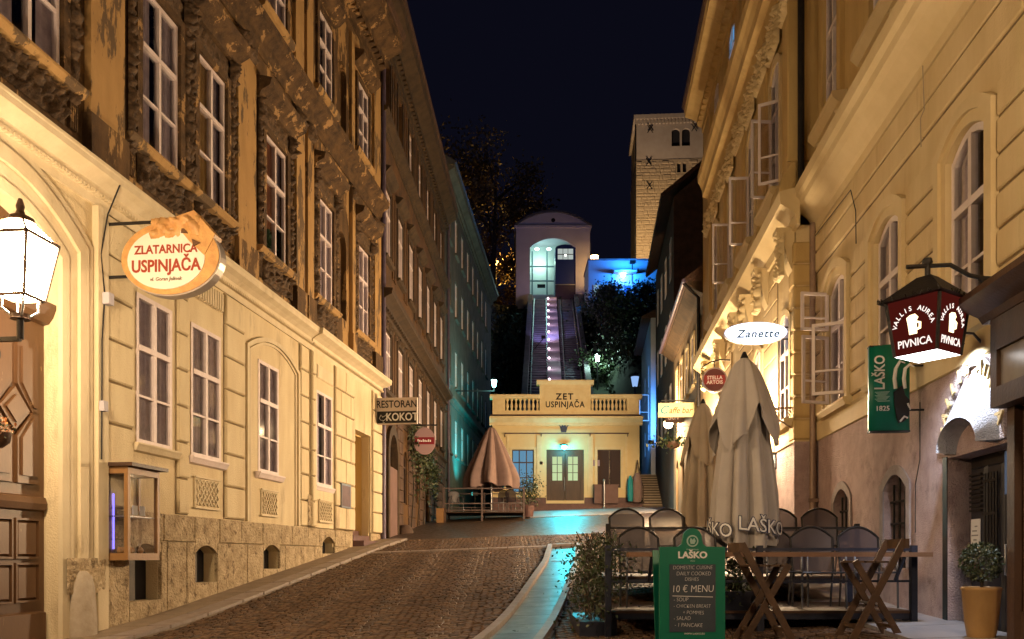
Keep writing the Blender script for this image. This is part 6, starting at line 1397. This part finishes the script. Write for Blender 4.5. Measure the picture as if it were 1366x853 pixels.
for _ in range(1500):
    z = random.uniform(31, 39); h = 4.6-.12*(z-31)+random.gauss(0,.28)-abs(random.gauss(0,.7))*(random.random() < .5); p = W2.pt(z, .12+abs(random.gauss(0,.14)), h); pts.append(p)
leaves(MB(), pts, .14).build('foliage', leaf_g, vn)
m = MB()
for k in range(5): a = 32+1.6*k; m.tube([W2.pt(a,.1,1.1+.1*k), W2.pt(a+.3,.14,2.6), W2.pt(a-.1,.12,4.2)], .025, 5)
m.build('stems', bark, vn)
# things by the station steps
g = gs+.37; bx_ = thing('planter_box', 'dull pink box on the station step under the shuttered window', 'box', ((809-CX)/F*45.6, 45.6, g))
MB().box(-.66,.6,-.2,.2,0,.95).build('body', pinkdoor, bx_); MB().box(-.7,.64,-.22,.22,.95,.99).build('lid', pinkdoor, bx_)
bl = thing('bollard', 'slim steel post standing by the station door step', 'post', ((806-CX)/F*45.1, 45.1, gs)); MB().tube([(0,0,0),(0,0,1.55)], .05, 8).build('post', steel, bl); MB().lathe([(.08,0),(.08,.12),(.05,.15)], (0,0,0), 10).build('base', steel, bl); MB().lathe([(.06,1.5),(.06,1.58),(.02,1.62)], (0,0,0), 10).build('cap', steel, bl)
ab = thing('covered_board', 'wooden easel with teal and tan covers leaning at the station corner', 'sign', ((845-CX)/F*45.3, 45.3, gs+.36))
for s in (-1,1): MB().bar((.25+s*.32,.1,0),(.25,.25,2.3),.05).build('easel_leg', brownwood, ab)
def sack(mb, cx, w_, d_, h0, h1): return mb.lathe([(w_*.8,h0),(w_,h0+.3),(w_*1.02,(h0+h1)/2),(w_*.85,h1-.25),(w_*.35,h1)], (cx,0,0), 12, True, d_/w_)
sack(MB(), -.16, .16, .2, .1, 1.45).build('teal_cover', mat('teal_cloth', (.02,.28,.30), None, .6), ab); sack(MB(), .2, .26, .22, .05, 1.6).build('tan_cover', canvas_p, ab)
# ================================================================== lamps on the hill
def post_lamp(label, px, py, z, e, col, power, wall=None, big=.16, ground=None):
    x = (px-CX)/F*z; h = (HZ-py)/F*z; g = ground if ground is not None else hill(x, z)
    if wall: t = thing('wall_lamp', label, 'lamp', (x, z, h)); OFF[t.name] = Vector(t.location); MB().bar((x,z,h-.45),(wall,z,h-.45),.06).build('arm', iron, t); MB().tube([(x,z,h-.45),(x,z,h-.2)], .04, 6).build('stem', iron, t)
    else: t = thing('street_lamp', label, 'lamp', (x, z, g)); OFF[t.name] = Vector(t.location); MB().tube([(x,z,g),(x,z,h-.2)], .06, 8).build('post', iron, t)
    MB().lathe([(big*.6,-big*1.4),(big,big*.9)], (x,z,h), 8).build('glass', emis('hill_lamp_'+str(px), col, e), t)
    MB().lathe([(big*1.15,big*.9),(big*.5,big*1.5),(.03,big*2)], (x,z,h), 8).build('cap', iron, t)
    if power: lamp('lamp_light', (x, z-.45, h-.1), power, col, .15, t)
    return t
post_lamp('small teal-white wall lamp on the grey house left of the station', 659, 511, 47.5, 20, (.3,1,.95), 110, W3.X(47.5)-.2)
post_lamp('small bright green-white lamp post beside the funicular track', 797, 478, 80, 30, (.6,1,.85), 500, None, .22)
post_lamp('dim blue lantern post behind the station roof', 847, 508, 62.5, 1.0, (.3,.5,.9), 0, None, .3)
post_lamp('orange street lamp on the hill between upper station and tower', 793, 347, 108, 60, (1,.55,.16), 150, None, .5)
post_lamp('orange street lamp glowing behind the trees on the hill', 662, 352, 131, 30, (1,.55,.12), 5200, None, .35)
fl = thing('floodlight', 'added blue floodlight for the narrow house by the hill steps', 'floodlight', (8.0, 49.6, 6.6)); MB().box(-.15,.15,-.1,.1,-.1,.1).build('housing', iron, fl); MB().box(-.12,.12,.1,.12,-.08,.08).build('lens', emis('blue_lens', (.15,.45,1), 6), fl); MB().bar((0,0,-.1),(.6,0,-.1),.05).build('bracket', iron, fl)  # added lamp that brings the blue wash to this wall
spot('flood_light', (7.2, 48.6, 7.4), (8.4, 54.5, 9.5), 1500, (.08,.35,1.0), 100, .15, None, .8)
fl2 = thing('floodlight', 'added teal floodlight at the foot of the grey house', 'floodlight', (-2.0, 46.6, 3.4)); MB().box(-.15,.15,-.1,.1,-.1,.1).build('housing', iron, fl2); MB().box(-.16,-.15,-.08,.08,-.08,.08).build('lens', emis('teal_lens', (.05,.8,.8), 6), fl2); MB().bar((0,0,-.1),(0,0,-1.0),.05).build('stake', iron, fl2)  # added source for the teal on the grey wall
spot('flood_light', (-1.6, 46.6, 3.6), (-2.9, 48.5, 8.0), 1900, (.0,.62,.72), 95, .15, None, .8)
tf = thing('floodlight', 'warm floodlight at the tower foot', 'floodlight', (14.5, 104.0, 35.5)); MB().box(-.3,.3,-.2,.2,-.2,.2).build('housing', iron, tf); MB().box(-.25,.25,.2,.22,-.15,.15).build('lens', emis('warm_lens', (1,.7,.35), 6), tf); MB().bar((0,0,-.2),(0,0,-2.6),.1).build('stake', iron, tf)
spot('flood_light', (14.5, 104.6, 36.0), (21.5, 116, 47), 15000, (1,.68,.38), 85, .3, None, .6)
uf = thing('floodlight', 'added violet floodlight beside the upper track', 'floodlight', (3.2, 88.0, trk(88)+1.4)); MB().box(-.2,.2,-.15,.15,-.15,.15).build('housing', iron, uf); MB().box(-.16,.16,.15,.17,-.1,.1).build('lens', emis('violet_lens', (.6,.5,1), 3), uf); MB().bar((0,0,-.15),(-.9,0,-1.2),.08).build('stake', iron, uf)  # put in to tint and brighten the upper station front
spot('flood_light', (3.2, 88.5, trk(88)+1.6), (5.4, 112, 39), 1900, (.42,.36,.95), 75, .2, None, .7)
# ================================================================== trees and shrubs
def tree(label, x, y, h, r, seed, mats, nleaf, size, group, name='tree', lean=0):
    random.seed(seed); g = hill(x, y); t = thing(name, label, 'tree', (x, y, g), 0, group)
    m = MB(); m.tube([(0,0,-.5),(lean*.2,0,h*.25),(lean*.6,0,h*.5),(lean,0,h*.8)], [h*.022,h*.018,h*.012,h*.004], 8)
    cl_ = []
    for k in range(16):
        a = random.random()*6.28; z0 = h*random.uniform(.3,.75); l = r*random.uniform(.5,1.0); e = Vector((lean*.6+l*math.cos(a), l*math.sin(a), z0+h*random.uniform(.05,.25)))
        m.tube([(lean*z0/h,0,z0), ((lean*z0/h+e.x)/2, e.y/2, (z0+e.z)/2+.2), e], [h*.008,h*.005,h*.002], 5); cl_.append((e, r*random.uniform(.25,.5)))
    m.build('trunk', bark, t)
    pts = []
    for _ in range(nleaf):
        c, rad = random.choice(cl_); d = Vector((random.gauss(0,1),random.gauss(0,1),random.gauss(0,.8))); pts.append(c+d*rad*.55)
    leaves(MB(), pts, size, len(mats)).build('crown', mats, t); return t
tl = leaf_a
tree('tall bare-limbed autumn tree left of the upper station', -2.8, 120, 24, 6.5, 1, tl, 4200, .5, 'trees on the hill', lean=.6)
tree('tall brown autumn tree farther left behind the house roofs', -10, 124, 26, 7.5, 2, tl, 4200, .55, 'trees on the hill')
tree('lower brown autumn tree pressed against the upper station', 1.4, 127, 17, 4.5, 3, tl, 3000, .5, 'trees on the hill')
tree('golden lamp-lit tree behind the orange street lamp on the hill', -4.5, 137, 13, 6, 4, leaf_a, 4500, .55, 'trees on the hill')
for k, (px, py, z, r, lb) in enumerate(((795,396,101,1.8,'round dark green shrub left of the blue-lit porch'),(812,397,100.5,1.5,'green shrub beside the blue-lit porch'),(860,392,101,1.4,'green shrub right of the blue-lit porch under the tower'),(800,470,82,2.0,'shrub around the green-white lamp beside the track'),(825,440,88,3.0,'ivy-clad shrub on the slope below the blue-lit house'),(850,430,90,2.8,'dark shrub on the slope near the dark gable house'),(835,490,76,2.6,'dark shrub low on the slope behind the station'))):
    x = (px-CX)/F*z; h = (HZ-py)/F*z; g = hill(x, z); random.seed(40+k); t = thing('shrub', lb, 'shrub', (x, z, g), 0, 'shrubs on the hillside')
    hh = max(1.2, h-g); pts = [Vector((random.gauss(0,r*.5), random.gauss(0,r*.5), hh*.6+random.gauss(0,max(r*.35,hh*.2)))) for _ in range(1500)]
    leaves(MB(), pts, .32).build('foliage', leaf_g, t); m = MB()
    for q in range(5): m.tube([(random.gauss(0,.2),random.gauss(0,.2),-.4),(random.gauss(0,.5),random.gauss(0,.5),hh*.6),(random.gauss(0,.9),random.gauss(0,.6),hh*1.05)], .05, 5)
    m.build('stems', bark, t)
random.seed(77); pts = []
for _ in range(9000):
    x = random.uniform(-14, 17); y = random.uniform(60, 111)
    if 1.6 < x < 8.6 and y > 56: continue
    pts.append((x, y, hill(x, y)+random.random()*.9))
tag(leaves(MB(), pts, .5).build('hillside_undergrowth', leaf_g), 'dark ivy and undergrowth covering the slope behind the station', 'ground cover', kind='stuff')

# houseplant on the sill behind the rust curtains
p = W1.pt(18.25, -.2, 6.3); HP = thing('houseplant', 'leafy houseplant behind the window with rust curtains', 'plant', p, W1.rz)
MB().lathe([(.1,0),(.14,.2),(.12,.22)], (0,0,0), 12).build('pot', white_p, HP); random.seed(9)
leaves(MB(), [Vector((random.gauss(0,.22), random.gauss(0,.04), .45+random.gauss(0,.16))) for _ in range(240)], .12).build('foliage', [mat('houseplant_leaf', (.10,.22,.10), (.2,.34,.18), .5, 9)]*3, HP)
# loose wires strung along the yellow house
MB().tube([(UR(15.3),-.1,5.7),(UR(13.2),-.1,5.62),(UR(12.95),-.1,5.2),(UR(12.93),-.1,4.7)], .008, 5).build('cable', iron, R1)
MB().tube([(UR(10.35),-.09,5.9),(UR(10.3),-.09,5.35),(UR(10.42),-.09,5.3),(UR(10.4),-.09,4.95)], .007, 5).build('cable', mat('old_cable', (.4,.33,.22)), R1)

# flowers hanging before the carriage door
p = Vector(((2-CX)/F*9.3, 9.3, (HZ-575)/F*9.3)); FL = thing('flower_basket', 'small basket of orange flowers hanging below the wall lantern', 'plant', p)
m = MB(); m.tube([(0,0,.1),(-.25,.05,.45),(-.5,.0,.6)], .008, 5); m.build('hanger', iron, FL); MB().lathe([(.05,-.16),(.12,-.1),(.14,0)], (-.04,0,-.02), 12).build('basket', brownwood, FL); random.seed(12)
leaves(MB(), [Vector((random.gauss(-.02,.06), random.gauss(0,.06), random.gauss(.04,.07))) for _ in range(160)], .045).build('blooms', [leaf_g[1], mat('orange_bloom', (.55,.2,.06)), mat('peach_bloom', (.6,.4,.25))], FL)
